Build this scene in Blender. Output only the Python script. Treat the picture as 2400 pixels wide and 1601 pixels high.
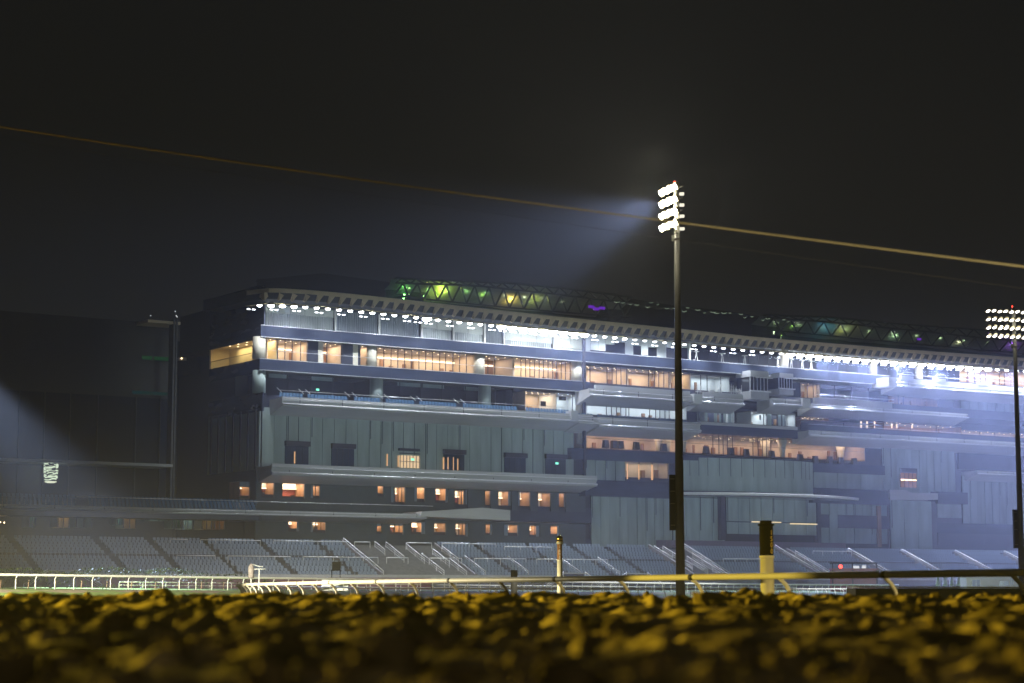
import bpy, math, random
import numpy as np
from mathutils import Vector, Matrix
random.seed(7); np.random.seed(7)
for o in list(bpy.data.objects): bpy.data.objects.remove(o)
C = bpy.context.scene.collection
SC = bpy.context.scene
R = math.radians
# ------------------------------------------------------------------ camera
F = 4667.0                                   # focal length in photo pixels (70 mm on 36 mm)
TILT = math.atan((1381-800.5)/F)
CAMZ = 1.0
cd = bpy.data.cameras.new('camera'); cam = bpy.data.objects.new('camera', cd); C.objects.link(cam)
cam.location = (0, 0, CAMZ); cam.rotation_euler = (math.pi/2+TILT, 0, 0)
cd.sensor_width = 36; cd.lens = 36*F/2400; cd.clip_start = .05; cd.clip_end = 3000
cd.dof.use_dof = True; cd.dof.focus_distance = 115; cd.dof.aperture_fstop = 2.4
SC.camera = cam
# ------------------------------------------------------------------ world: moonless night sky over a city
w = bpy.data.worlds.new('World'); SC.world = w; w.use_nodes = True
bg = w.node_tree.nodes['Background']; bg.inputs['Color'].default_value = (.94, .98, 1.0, 1); bg.inputs['Strength'].default_value = .0072
SC.view_settings.view_transform = 'Standard'; SC.view_settings.look = 'None'
SC.view_settings.exposure = 0; SC.view_settings.gamma = 1
SC.render.engine = 'CYCLES'
cy = SC.cycles
cy.use_denoising = True
cy.max_bounces = 5; cy.diffuse_bounces = 2; cy.glossy_bounces = 2; cy.transmission_bounces = 2; cy.volume_bounces = 0
cy.transparent_max_bounces = 16
cy.sample_clamp_indirect = 2.0; cy.sample_clamp_direct = 0
cy.use_light_tree = True; cy.caustics_reflective = False; cy.caustics_refractive = False
cy.blur_glossy = 1.0
# ------------------------------------------------------------------ lamp functions and added fill
HAZE_DENSITY = .00055
def aim(o, d):
    o.rotation_euler = Vector(d).to_track_quat('-Z', 'Y').to_euler()
def spot(name, loc, d, power, col, half, blend=.5, rad=.3, parent=None):
    l = bpy.data.lights.new(name, 'SPOT'); l.energy = power; l.color = col; l.spot_size = 2*R(half); l.spot_blend = blend
    l.shadow_soft_size = rad; o = bpy.data.objects.new(name, l); C.objects.link(o); o.location = loc; aim(o, d)
    if parent: o.parent = parent
    return o
def point(name, loc, power, col, rad=.2, parent=None):
    l = bpy.data.lights.new(name, 'POINT'); l.energy = power; l.color = col; l.shadow_soft_size = rad
    o = bpy.data.objects.new(name, l); C.objects.link(o); o.location = loc
    if parent: o.parent = parent
    return o
def area(name, loc, sx, sy, power, col, parent=None, rot=(0, 0, 0)):
    l = bpy.data.lights.new(name, 'AREA'); l.shape = 'RECTANGLE'; l.size = sx; l.size_y = sy; l.energy = power; l.color = col
    o = bpy.data.objects.new(name, l); C.objects.link(o); o.location = loc; o.rotation_euler = rot
    if parent: o.parent = parent
    return o
# --- added low fill spots, out of view at right, washing the grandstand front
P0 = Vector((-37.9, 300, 0)); TH = math.atan2(72.7, 108.6)
def flood():
    src = Vector((92, 148, 3.0))
    for px, en, z, h in ((700, 1.0, 24, 10), (1050, .9, 22, 11), (1500, .9, 22, 13), (2050, .8, 22, 15)):
        t = fac(px)
        spot('facade_fill', src, Vector((t.x, t.y, z))-src, 1.5e5*en*(1.25 if px > 1400 else 1), (.74, .95, .92), h, .8, .3)
# ------------------------------------------------------------------ picture <-> place
ct, st = math.cos(TILT), math.sin(TILT)
def ray(px, py):
    dx, dy = (px-1200)/F, (800.5-py)/F
    return Vector((dx, ct-dy*st, st+dy*ct))
TV = Vector((math.cos(TH), math.sin(TH), 0)); AV = Vector((-math.sin(TH), math.cos(TH), 0))   # along, away
def SZ(px, py, d=0.0):
    r = ray(px, py); o = Vector((0, 0, CAMZ)); q = P0+AV*d
    k = (q-o).dot(AV)/r.dot(AV)
    p = o+r*k
    return (p-P0).dot(TV), p.z
def S(px, d=0.0, py=1150): return SZ(px, py, d)[0]
def Z(px, py, d=0.0): return SZ(px, py, d)[1]
def fac(px, d=0.0): return P0+TV*S(px, d)+AV*d
def onz(px, py, z):
    r = ray(px, py); k = (z-CAMZ)/r.z; p = Vector((0, 0, CAMZ))+r*k
    return (p-P0).dot(TV), (p-P0).dot(AV)
def atD(px, D, py=1381):
    r = ray(px, py); k = D/r.y; return Vector((r.x*k, D, CAMZ+r.z*k))
flood()
AMBER_SPOTS = [((-24, 26, 3.2), (24, -18.5, -2.6), 200000, (1, .76, .055), 27), ((-34, 62, 3.6), (40, 3, -1.6), 170000, (1, .86, .50), 40)]
for a_, b_, p_, c_, h_ in AMBER_SPOTS: spot('unseen_amber_spot', a_, b_, p_, c_, h_, .6, .06)  # unseen spots on the left that light dirt, near rail and posts
spot('unseen_amber_spot', (-24, 36.5, 2.6), (28, -3.6, -1.0), 30000, (1, .72, .10), 6.5, .5, .06)  # added spot that brightens the near distance post
spot('unseen_amber_spot', (3.3, 6, .95), (-.3, 12, 3.9), 9500, (1, .82, .44), 16, .9, .06)  # added spot that brightens the overhead cable
spot('unseen_amber_spot', (13.5, 14, 1.7), (-9.3, 19, .2), 9000, (1, .74, .26), 7.5, 1.0, .06)  # added spot that brightens the gold digits from the right
spot('unseen_amber_spot', (-4, -14, 5), (4, 22, -9.5), 1300, (1, .90, .72), 19, .9, .3)  # added fill from behind the camera that lifts the dark dirt
spot('added_turf_spot', (-42, 95, 9), (11, 66, -10.5), 650000, (1, .95, .70), 13, .8, .3)  # added low spot, out of view, that brightens turf and white rail
# ------------------------------------------------------------------ materials
MATS = {}
def mat(name, col, rough=.5, metal=0., var=.15, scale=3., bump=0., spec=.5, emit=None, estr=0., coords='Object', stretch=(1, 1, 1)):
    if name in MATS: return MATS[name]
    m = bpy.data.materials.new(name); MATS[name] = m; m.use_nodes = True
    nt = m.node_tree; b = nt.nodes['Principled BSDF']
    b.inputs['Roughness'].default_value = rough; b.inputs['Metallic'].default_value = metal
    b.inputs['Specular IOR Level'].default_value = spec
    if var or bump:
        tc = nt.nodes.new('ShaderNodeTexCoord'); mp = nt.nodes.new('ShaderNodeMapping'); mp.inputs['Scale'].default_value = stretch
        nz = nt.nodes.new('ShaderNodeTexNoise'); nz.inputs['Scale'].default_value = scale; nz.inputs['Detail'].default_value = 5
        nt.links.new(tc.outputs[coords], mp.inputs['Vector']); nt.links.new(mp.outputs['Vector'], nz.inputs['Vector'])
        rp = nt.nodes.new('ShaderNodeValToRGB'); rp.color_ramp.elements[0].position = .3; rp.color_ramp.elements[1].position = .7
        rp.color_ramp.elements[0].color = (*[c*(1-var) for c in col], 1); rp.color_ramp.elements[1].color = (*[min(1, c*(1+var)) for c in col], 1)
        nt.links.new(nz.outputs['Fac'], rp.inputs['Fac']); nt.links.new(rp.outputs['Color'], b.inputs['Base Color'])
        if bump:
            bp = nt.nodes.new('ShaderNodeBump'); bp.inputs['Strength'].default_value = bump; bp.inputs['Distance'].default_value = .1
            nt.links.new(nz.outputs['Fac'], bp.inputs['Height']); nt.links.new(bp.outputs['Normal'], b.inputs['Normal'])
    else: b.inputs['Base Color'].default_value = (*col, 1)
    if emit:
        b.inputs['Emission Color'].default_value = (*emit, 1); b.inputs['Emission Strength'].default_value = estr
    return m
def glassmat(name, tint, refl=.12, rough=.03):
    if name in MATS: return MATS[name]
    m = bpy.data.materials.new(name); MATS[name] = m; m.use_nodes = True; nt = m.node_tree
    nt.nodes.remove(nt.nodes['Principled BSDF']); out = nt.nodes['Material Output']
    t = nt.nodes.new('ShaderNodeBsdfTransparent'); t.inputs['Color'].default_value = (*tint, 1)
    g = nt.nodes.new('ShaderNodeBsdfGlossy'); g.inputs['Roughness'].default_value = rough; g.inputs['Color'].default_value = (.8, .9, 1, 1)
    mx = nt.nodes.new('ShaderNodeMixShader'); fr = nt.nodes.new('ShaderNodeLayerWeight'); fr.inputs['Blend'].default_value = refl
    nt.links.new(fr.outputs['Fresnel'], mx.inputs['Fac']); nt.links.new(t.outputs[0], mx.inputs[1]); nt.links.new(g.outputs[0], mx.inputs[2])
    nt.links.new(mx.outputs[0], out.inputs['Surface']); return m
def lampmat(name, col, s):
    if name in MATS: return MATS[name]
    m = bpy.data.materials.new(name); MATS[name] = m; m.use_nodes = True; nt = m.node_tree
    nt.nodes.remove(nt.nodes['Principled BSDF']); e = nt.nodes.new('ShaderNodeEmission')
    e.inputs['Color'].default_value = (*col, 1); e.inputs['Strength'].default_value = s
    nt.links.new(e.outputs[0], nt.nodes['Material Output'].inputs['Surface']); return m
M_panel = mat('teal_panel', (.30, .37, .36), .55, 0, .24, .55, stretch=(1, 1, .18))
M_gpanel = mat('glazed_teal_panel', (.33, .42, .42), .2, 0, .24, .5, .35, .7, stretch=(1, 1, .22))
M_seam = mat('panel_joint', (.03, .05, .07), .6, 0, 0)
M_fascia = mat('pale_fascia', (.46, .47, .48), .45, .0, .12, .35, stretch=(.3, 1, 2))
M_alu = mat('aluminium', (.75, .76, .78), .3, .6, .05, 2)
M_steel = mat('brushed_steel', (.8, .81, .83), .5, .2, .1, 2)
M_cream = mat('cream_render', (.62, .58, .47), .5, 0, .08, 1.2)
M_canopy = mat('canopy_sheet', (.66, .54, .38), .45, 0, .10, .6)
M_soffit = mat('dark_soffit', (.05, .055, .065), .5, .2, .2, 1)
M_band = mat('smoked_balustrade', (.045, .058, .10), .22, .3, .25, .25, .05, stretch=(1, 1, 4))
M_dark = mat('dark_cladding', (.035, .04, .065), .35, .2, .2, .5)
M_black = mat('black_wall', (.012, .013, .018), .5, 0, .2, 1)
M_blind = mat('roller_blind', (.66, .72, .70), .7, 0, .06, .5)
M_curt = mat('curtain_cloth', (.46, .51, .52), .8, 0, .15, 2, stretch=(4, 1, .2))
M_curtd = mat('dim_curtain_cloth', (.24, .28, .33), .8, 0, .2, 2, stretch=(4, 1, .2))
M_mull = mat('window_mullion', (.05, .05, .07), .35, .5, .1, 2)
M_white = mat('white_paint', (.78, .79, .78), .4, 0, .05, 2)
M_warmw = mat('warm_wall', (.66, .54, .41), .6, 0, .18, .35)
M_redw = mat('red_wall', (.32, .075, .05), .6, 0, .25, .5)
M_offw = mat('office_wall', (.78, .80, .78), .6, 0, .06, .5)
M_wood = mat('wood_wall', (.30, .16, .08), .5, 0, .3, 1.2, stretch=(4, 1, .3))
M_floor = mat('room_floor', (.22, .16, .12), .4, 0, .2, 1)
M_ceil = mat('room_ceiling', (.68, .62, .55), .7, 0, .04, 1)
M_glass = glassmat('window_glass', (.86, .90, .95), .08)
M_glassd = glassmat('smoked_glass', (.20, .26, .42), .22)
M_conc = mat('concrete', (.13, .13, .14), .8, 0, .18, 1.5, .1)
M_conc2 = mat('stair_concrete', (.2, .2, .21), .8, 0, .15, 1.5, .1)
M_seat = mat('blue_seat_plastic', (.27, .33, .43), .35, 0, .08, 4)
M_seatn = mat('navy_seat_plastic', (.05, .12, .22), .35, 0, .08, 4)
M_galv = mat('galvanised_steel', (.13, .125, .105), .45, .3, .12, 2)
M_housing = mat('lamp_housing', (.42, .36, .20), .45, .3, .1, 4)
M_box = mat('black_cabinet', (.012, .012, .013), .8, 0, .1, 3, 0, .08)
M_rail = mat('white_rail_plastic', (.80, .79, .75), .35, 0, .05, 3)
M_gold = mat('gold_ball', (.85, .60, .12), .18, 1.0, 0)
M_brown = mat('brown_number_band', (.40, .19, .06), .45, 0, .1, 5)
M_blackp = mat('black_number_band', (.012, .012, .012), .85, 0, .1, 5, 0, .08)
M_ypost = mat('white_post_plastic', (.72, .70, .55), .4, 0, .06, 4)
M_num = mat('number_white', (.85, .85, .8), .5, 0, 0)
M_numg = mat('number_gold', (.75, .55, .12), .5, 0, 0)
M_maroon = mat('maroon_hoarding', (.17, .05, .07), .5, 0, .15, 1)
M_red = mat('red_booth', (.22, .02, .03), .45, 0, .1, 1)
M_canvas = mat('white_canvas', (.78, .78, .80), .8, 0, .08, 3)
M_greyp = mat('grey_panel', (.40, .41, .43), .5, 0, .1, 1)
M_roofp = mat('roof_lining', (.18, .20, .17), .45, 0, .25, .3)
M_truss = mat('roof_truss_paint', (.035, .04, .04), .45, .2, .1, 1)
M_glossy = mat('wavy_roof_glass', (.015, .03, .022), .08, 0, .5, .5, 1.0, .9, stretch=(.5, .8, 3))
M_blackst = mat('black_steel', (.02, .02, .022), .4, .4, .1, 2)
M_cable = mat('cable_sheath', (.20, .18, .12), .5, 0, .2, 1.5)
M_screen = mat('dark_screen', (.01, .012, .02), .15, 0, 0)
L_main = lampmat('floodlight_lens', (.95, .98, 1.0), 42)
L_small = lampmat('downlight_lens', (.90, .93, 1.0), 9)
L_mast = lampmat('mast_lamp_lens', (1, .97, .86), 40)
L_mast2 = lampmat('mast_lamp_lens_dim', (1, .96, .86), 9)
L_warm = lampmat('warm_downlight', (1, .72, .42), 6)
L_cove = lampmat('warm_cove_light', (1, .70, .42), 4.0)
L_white = lampmat('office_strip_light', (.9, .97, 1), 4)
L_green = lampmat('exit_sign_face', (.25, .95, .65), 1.6)
L_red = lampmat('red_beacon', (1, .05, .03), 6)
L_chand = lampmat('chandelier_crystal', (.72, .86, .62), 1.0)
# ------------------------------------------------------------------ mesh helper
class MB:
    def __init__(s): s.v = []; s.f = []; s.m = []; s.sm = []
    def add(s, vs, fs, m=0, sm=False):
        k = len(s.v); s.v += [tuple(v) for v in vs]
        for f in fs: s.f.append(tuple(i+k for i in f)); s.m.append(m); s.sm.append(sm)
    def box(s, x0, x1, y0, y1, z0, z1, m=0):
        if x1 < x0: x0, x1 = x1, x0
        if y1 < y0: y0, y1 = y1, y0
        if z1 < z0: z0, z1 = z1, z0
        s.add([(x0,y0,z0),(x1,y0,z0),(x1,y1,z0),(x0,y1,z0),(x0,y0,z1),(x1,y0,z1),(x1,y1,z1),(x0,y1,z1)],
              [(0,3,2,1),(4,5,6,7),(0,1,5,4),(1,2,6,5),(2,3,7,6),(3,0,4,7)], m)
    def prism(s, poly, y0, y1, m=0):          # poly in x,z
        n = len(poly)
        s.add([(x,y0,z) for x,z in poly]+[(x,y1,z) for x,z in poly],
              [tuple(range(n)), tuple(range(2*n-1, n-1, -1))]+[(i,(i+n),(i+1)%n+n,(i+1)%n) for i in range(n)], m)
    def prof(s, poly, x0, x1, m=0):           # poly in y,z swept along x
        n = len(poly)
        s.add([(x0,y,z) for y,z in poly]+[(x1,y,z) for y,z in poly],
              [tuple(range(n)), tuple(range(2*n-1, n-1, -1))]+[(i,(i+n),(i+1)%n+n,(i+1)%n) for i in range(n)], m)
    def tube(s, pts, r, n=8, m=0, cap=True):
        pts = [Vector(p) for p in pts]; rs = r if isinstance(r, (list, tuple)) else [r]*len(pts)
        k0 = len(s.v); up = Vector((0, 0, 1))
        for i, p in enumerate(pts):
            t = (pts[min(i+1, len(pts)-1)]-pts[max(i-1, 0)]).normalized()
            a = up if abs(t.z) < .95 else Vector((1, 0, 0))
            u = t.cross(a).normalized(); v = t.cross(u)
            for j in range(n):
                an = 2*math.pi*j/n; s.v.append(tuple(p+(u*math.cos(an)+v*math.sin(an))*rs[i]))
        for i in range(len(pts)-1):
            for j in range(n):
                s.f.append((k0+i*n+j, k0+(i+1)*n+j, k0+(i+1)*n+(j+1)%n, k0+i*n+(j+1)%n)); s.m.append(m); s.sm.append(n > 5)
        if cap:
            s.f.append(tuple(k0+j for j in range(n))); s.m.append(m); s.sm.append(False)
            e = k0+(len(pts)-1)*n; s.f.append(tuple(e+j for j in range(n-1, -1, -1))); s.m.append(m); s.sm.append(False)
    def lathe(s, c, prof, n=16, m=0):
        k0 = len(s.v)
        for r, z in prof:
            for j in range(n): s.v.append((c[0]+r*math.cos(2*math.pi*j/n), c[1]+r*math.sin(2*math.pi*j/n), c[2]+z))
        for i in range(len(prof)-1):
            for j in range(n):
                s.f.append((k0+i*n+j, k0+i*n+(j+1)%n, k0+(i+1)*n+(j+1)%n, k0+(i+1)*n+j)); s.m.append(m); s.sm.append(True)
        e = k0+(len(prof)-1)*n
        s.f.append(tuple(e+j for j in range(n))); s.m.append(m); s.sm.append(False)
        s.f.append(tuple(k0+j for j in range(n-1, -1, -1))); s.m.append(m); s.sm.append(False)
    def ball(s, c, r, m=0, nu=14, nv=8, sq=(1, 1, 1)):
        pr = [(max(.001, r*math.sin(math.pi*i/nv)), -r*math.cos(math.pi*i/nv)) for i in range(nv+1)]
        s.lathe(c, pr, nu, m)
    def build(s, name, mats, parent=None):
        me = bpy.data.meshes.new(name); me.from_pydata(s.v, [], s.f)
        if not isinstance(mats, (list, tuple)): mats = [mats]
        for mt in mats: me.materials.append(mt)
        me.polygons.foreach_set('material_index', s.m); me.polygons.foreach_set('use_smooth', s.sm)
        me.update()
        o = bpy.data.objects.new(name, me); C.objects.link(o)
        if parent: o.parent = parent
        return o
def tag(o, label=None, cat=None, group=None, kind=None):
    if label: o['label'] = label
    if cat: o['category'] = cat
    if group: o['group'] = group
    if kind: o['kind'] = kind
    return o
def thing(name, label, cat, loc=(0, 0, 0), rz=0, group=None):
    o = bpy.data.objects.new(name, None); C.objects.link(o); o.location = loc; o.rotation_euler = (0, 0, rz); o.empty_display_size = .5
    return tag(o, label, cat, group)
def copy_tree(o, parent=None):
    c = o.copy(); C.objects.link(c); c.parent = parent
    for ch in list(o.children): copy_tree(ch, c)
    return c
# ------------------------------------------------------------------ ground
def smooth(a, b, x): t = np.clip((x-a)/(b-a), 0, 1); return t*t*(3-2*t)
def vnoise(x, y, seed):
    rs = np.random.RandomState(seed); G = rs.rand(256, 256)
    xi = np.floor(x).astype(int); yi = np.floor(y).astype(int); fx = x-xi; fy = y-yi
    fx = fx*fx*(3-2*fx); fy = fy*fy*(3-2*fy)
    g = lambda a, b: G[a % 256, b % 256]
    return (g(xi, yi)*(1-fx)+g(xi+1, yi)*fx)*(1-fy)+(g(xi, yi+1)*(1-fx)+g(xi+1, yi+1)*fx)*fy
TR0 = np.array([-38.8, 151.0]); TRD = np.array([.555, .832]); TRN = np.array([.832, -.555])   # turf rail: start, along, near side
def gz(x, y):
    x = np.asarray(x, float); y = np.asarray(y, float)
    p = (x-TR0[0])*TRN[0]+(y-TR0[1])*TRN[1]; t = (x-TR0[0])*TRD[0]+(y-TR0[1])*TRD[1]
    turf = .97-.0037*np.clip(t, -30, 130)+.012*np.clip(-p, 0, 25)
    bank = .45*(1-smooth(19, 24, y))
    dirt = bank+.0
    k = smooth(8, 14, p)
    return turf*(1-k)+dirt*k
def sheet(name, xs, ys, zf, m):
    X, Y = np.meshgrid(xs, ys); Zz = zf(X, Y); n, k = X.shape
    me = bpy.data.meshes.new(name)
    vs = np.stack([X, Y, Zz], -1).reshape(-1, 3)
    idx = np.arange(n*k).reshape(n, k)
    fs = np.stack([idx[:-1, :-1], idx[:-1, 1:], idx[1:, 1:], idx[1:, :-1]], -1).reshape(-1, 4)
    me.from_pydata(vs.tolist(), [], fs.tolist()); me.materials.append(m)
    me.polygons.foreach_set('use_smooth', [True]*len(fs)); me.update()
    o = bpy.data.objects.new(name, me); C.objects.link(o); return o
M_dirt = mat('shade_mottled_sand', (.21, .155, .07), 1.0, 0, .80, 3.4, 0, .02); M_clod = mat('shade_dark_clod', (.11, .08, .038), 1.0, 0, .7, 6, 0, .02)  # dark tones of sand and clods stand in for shade between lit patches
M_turf = mat('turf_grass', (.17, .25, .04), .9, 0, .35, 1.5, .4)
def gmat():
    m = mat('course_ground', (.26, .20, .12), .95, 0, .25, 2, .2); return m
g = sheet('ground', np.linspace(-260, 460, 181), np.concatenate([np.linspace(-60, 15, 16), np.linspace(17, 60, 30), np.linspace(63, 260, 100), np.linspace(266, 640, 60)]), gz, gmat())
g['kind'] = 'structure'; g['label'] = 'sandy dark ground of the racecourse'
# turf strip along the white rail (4 mm proud)
def strip(name, p0, p1, t0, t1, m, lift=.02, nt_=80, np_=16):
    ts = np.linspace(t0, t1, nt_); ps = np.linspace(p0, p1, np_); T, Pp = np.meshgrid(ts, ps)
    X = TR0[0]+TRD[0]*T+TRN[0]*Pp; Y = TR0[1]+TRD[1]*T+TRN[1]*Pp; Zz = gz(X, Y)+lift
    me = bpy.data.meshes.new(name); n, k = X.shape; idx = np.arange(n*k).reshape(n, k)
    fs = np.stack([idx[:-1, :-1], idx[:-1, 1:], idx[1:, 1:], idx[1:, :-1]], -1).reshape(-1, 4)
    me.from_pydata(np.stack([X, Y, Zz], -1).reshape(-1, 3).tolist(), [], fs.tolist()); me.materials.append(m)
    me.polygons.foreach_set('use_smooth', [True]*len(fs)); me.update()
    o = bpy.data.objects.new(name, me); C.objects.link(o); return o
tf = strip('turf', -30, 13, -45, 190, M_turf); tf['kind'] = 'structure'; tf['label'] = 'lit green turf course beyond the white rail'
# near dirt bank with clods
def dirtz(X, Y):
    base = .865+.07*np.clip((Y-2.5)/14, 0, 1.1)
    fall = smooth(17.5, 22, Y)*.75
    n = lambda sc, sd: vnoise(X*sc+31.7, Y*sc+11.3, sd)
    wx, wy = X+.10*(n(4, 31)-.5), Y+.10*(n(4, 32)-.5)
    q = lambda sc, sd: vnoise(wx*sc+7.1, wy*sc+3.7, sd)
    amp = np.clip(.42+Y*.025, .42, .85)
    big = np.clip(q(2.6, 2)-.42, 0, 1)**.8
    mid = np.clip(q(6.0, 5)-.5, 0, 1)*2*n(2.1, 12); mid2 = np.clip(q(12.0, 6)-.55, 0, 1)*2*n(3.7, 13)
    z = base-.045+amp*(.10*big+.10*mid+.07*mid2+.012*(n(23, 3)-.5))
    return z-fall
ys = np.exp(np.linspace(math.log(.9), math.log(23), 520)); us = np.linspace(-1, 1, 420)
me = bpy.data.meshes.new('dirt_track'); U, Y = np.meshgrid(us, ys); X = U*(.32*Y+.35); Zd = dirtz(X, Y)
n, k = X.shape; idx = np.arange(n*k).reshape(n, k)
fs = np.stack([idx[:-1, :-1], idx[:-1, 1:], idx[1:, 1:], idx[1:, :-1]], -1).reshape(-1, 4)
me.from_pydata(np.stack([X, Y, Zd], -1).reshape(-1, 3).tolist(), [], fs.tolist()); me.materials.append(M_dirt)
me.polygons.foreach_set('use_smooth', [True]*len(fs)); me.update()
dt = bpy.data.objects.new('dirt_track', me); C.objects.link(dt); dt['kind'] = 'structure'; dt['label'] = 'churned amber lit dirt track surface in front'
mb = MB()
for i in range(620):
    y = math.exp(random.uniform(math.log(2.0), math.log(17.0))); x = random.uniform(-1, 1)*(.28*y+.2)
    r = random.choice((.014, .02, .028, .038, .05))*random.uniform(.7, 1.3)*(.8+.02*y)
    z = float(dirtz(np.array([x]), np.array([y]))[0])+r*.1
    k0 = len(mb.v); mb.ball((0, 0, 0), r, 0, 6, 4)
    rm = Matrix.Rotation(random.uniform(0, 6.28), 3, Vector((random.gauss(0, 1), random.gauss(0, 1), random.gauss(0, 1))).normalized())
    sc_ = Vector((random.uniform(.6, 1.7), random.uniform(.6, 1.5), random.uniform(.45, 1.0)))
    for j in range(k0, len(mb.v)):
        v = Vector(mb.v[j]); v = Vector((v.x*sc_.x, v.y*sc_.y, v.z*sc_.z))*random.uniform(.72, 1.25); v = rm @ v; mb.v[j] = (x+v.x, y+v.y, z+v.z)
    for j in range(len(mb.sm)): mb.sm[j] = False
tag(mb.build('dirt_clods', M_clod), 'loose clods of soil, coloured dark as shade, lying on the churned dirt', kind='stuff')
# ------------------------------------------------------------------ grandstand
GS = thing('grandstand', 'long multi storey grandstand with lit glazed rooms and balconies under a lamp lined roof', 'grandstand', P0, TH)
def part(name, mb, mats, parent=None, label=None, kind=None):
    o = mb.build(name, mats, parent or GS); tag(o, label, None, None, kind); return o
def bx(mb, x0, x1, xr, yt, yb, d0, d1, m=0):
    """box given by its pixels on the plane d0 (front), yt/yb read at column xr"""
    mb.box(S(x0, d0), S(x1, d0), d0, d1, Z(xr, yt, d0), Z(xr, yb, d0), m)
def zz(xr, y, d=0): return Z(xr, y, d)
# body of the building: dark core behind everything
zl = lambda y, d=0: Z(610, y, d)
core = MB()
s0, s1 = S(609), S(2560)
core.box(s0, s1+30, 9, 30, -.5, zl(842), 0); core.box(s0+3.6, s1+30, 9, 30, zl(842), zl(788), 0); core.box(s0, s1+30, 9, 30, zl(788), zl(690), 0)
part('wall', core, M_black)
# floor slabs between the storeys
lev = [(761, 788), (840, 867), (922, 958), (1082, 1122), (1170, 1206)]
L1t, L1b = zl(700), zl(761)
L2t, L2b = zl(789.5), zl(840.5)
L3t, L3b = zl(868), zl(924)
PNt, PNb = zl(957), zl(1084)
W1t, W1b = zl(1121), zl(1168)
W2t, W2b = zl(1207), zl(1250)
sl = MB()
for a, b in ((L2t, L1b), (L3t, L2b), (PNt, L3b), (W1t, PNb), (W2t, W1b)):
    sl.box(s0, s1, .2, 9, a+.05, b-.05, 0)
sl.box(s0, s1, .2, 9, -.5, W2b, 0)
part('floor_slab', sl, M_dark)
# glass balustrade bands
def band(x0, x1, zb, zt, d, mseam=True):
    m = MB(); a, b = S(x0, d), S(x1, d)
    m.box(a, b, d, d+.25, zb, zt, 0)
    m.box(a-.02, b+.02, d-.06, d+.3, zt, zt+.09, 1); m.box(a, b, d-.03, d+.2, zb-.1, zb, 1)
    s = a
    while s < b-.5:
        m.box(s-.02, s+.02, d-.012, d, zb, zt, 2); s += 4.6
    return part('balustrade', m, [M_band, M_alu, M_seam])
band(606, 2092, zl(787.5, -1), zl(762, -1), -1.0)
band(604, 1383, zl(866, -1), zl(841, -1), -1.0)
# side return of the bands and the corner rooms on the left end (wall running away)
sd = MB()
def side(y0, y1, za, zb, m, t=.25): sd.box(s0-t, s0, y0, y1, za, zb, m)
side(-1, 18, L1b-2.1, L1t+2.2, 0); side(-1, 18, L2b-2.0, L2b, 0)
side(0, 18, PNb-1, PNt, 1)
for y in np.arange(1, 18, 2.6): sd.box(s0-.32, s0-.25, y, y+.5, PNb-1, PNt, 2)
side(-1, 18, L3b-2.6, L3b+.2, 0)
side(1, 18, W2b-6, PNb-1.2, 3)
part('side_wall', sd, [M_band, M_panel, M_seam, M_black])
# columns
def column(px, zb, zt, d=.4, r=.75, m=M_cream, py=800):
    mb = MB(); s = S(px, d); mb.lathe((s, d, zb), [(r, 0), (r, zt-zb)], 24)
    return part('column', mb, m)
column(602, L2b, L2t, .2, 1.0); column(868, L2b, L2t, .6, .78); column(1122, L2b, L2t, .6, .9); column(1352, L2b, L2t, .6, .95)
column(603, L3b+.2, L3t, .3, 1.0, M_panel); column(880, L3b, L3t, 1.2, 1.05, M_panel); column(1135, L3b, L3t, 1.2, 1.05, M_panel)
column(1358, L3b, L3t, .6, .6, M_cream)
column(1360, PNt-2.9, PNt-.1, .5, .6, M_cream)
column(1842, L1b-.1, L1t-.6, .6, .85)
column(2052, L1b-.1, L1t-.9, .6, .75); column(2160, L1b-.1, L1t-.9, .6, .75)
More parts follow.
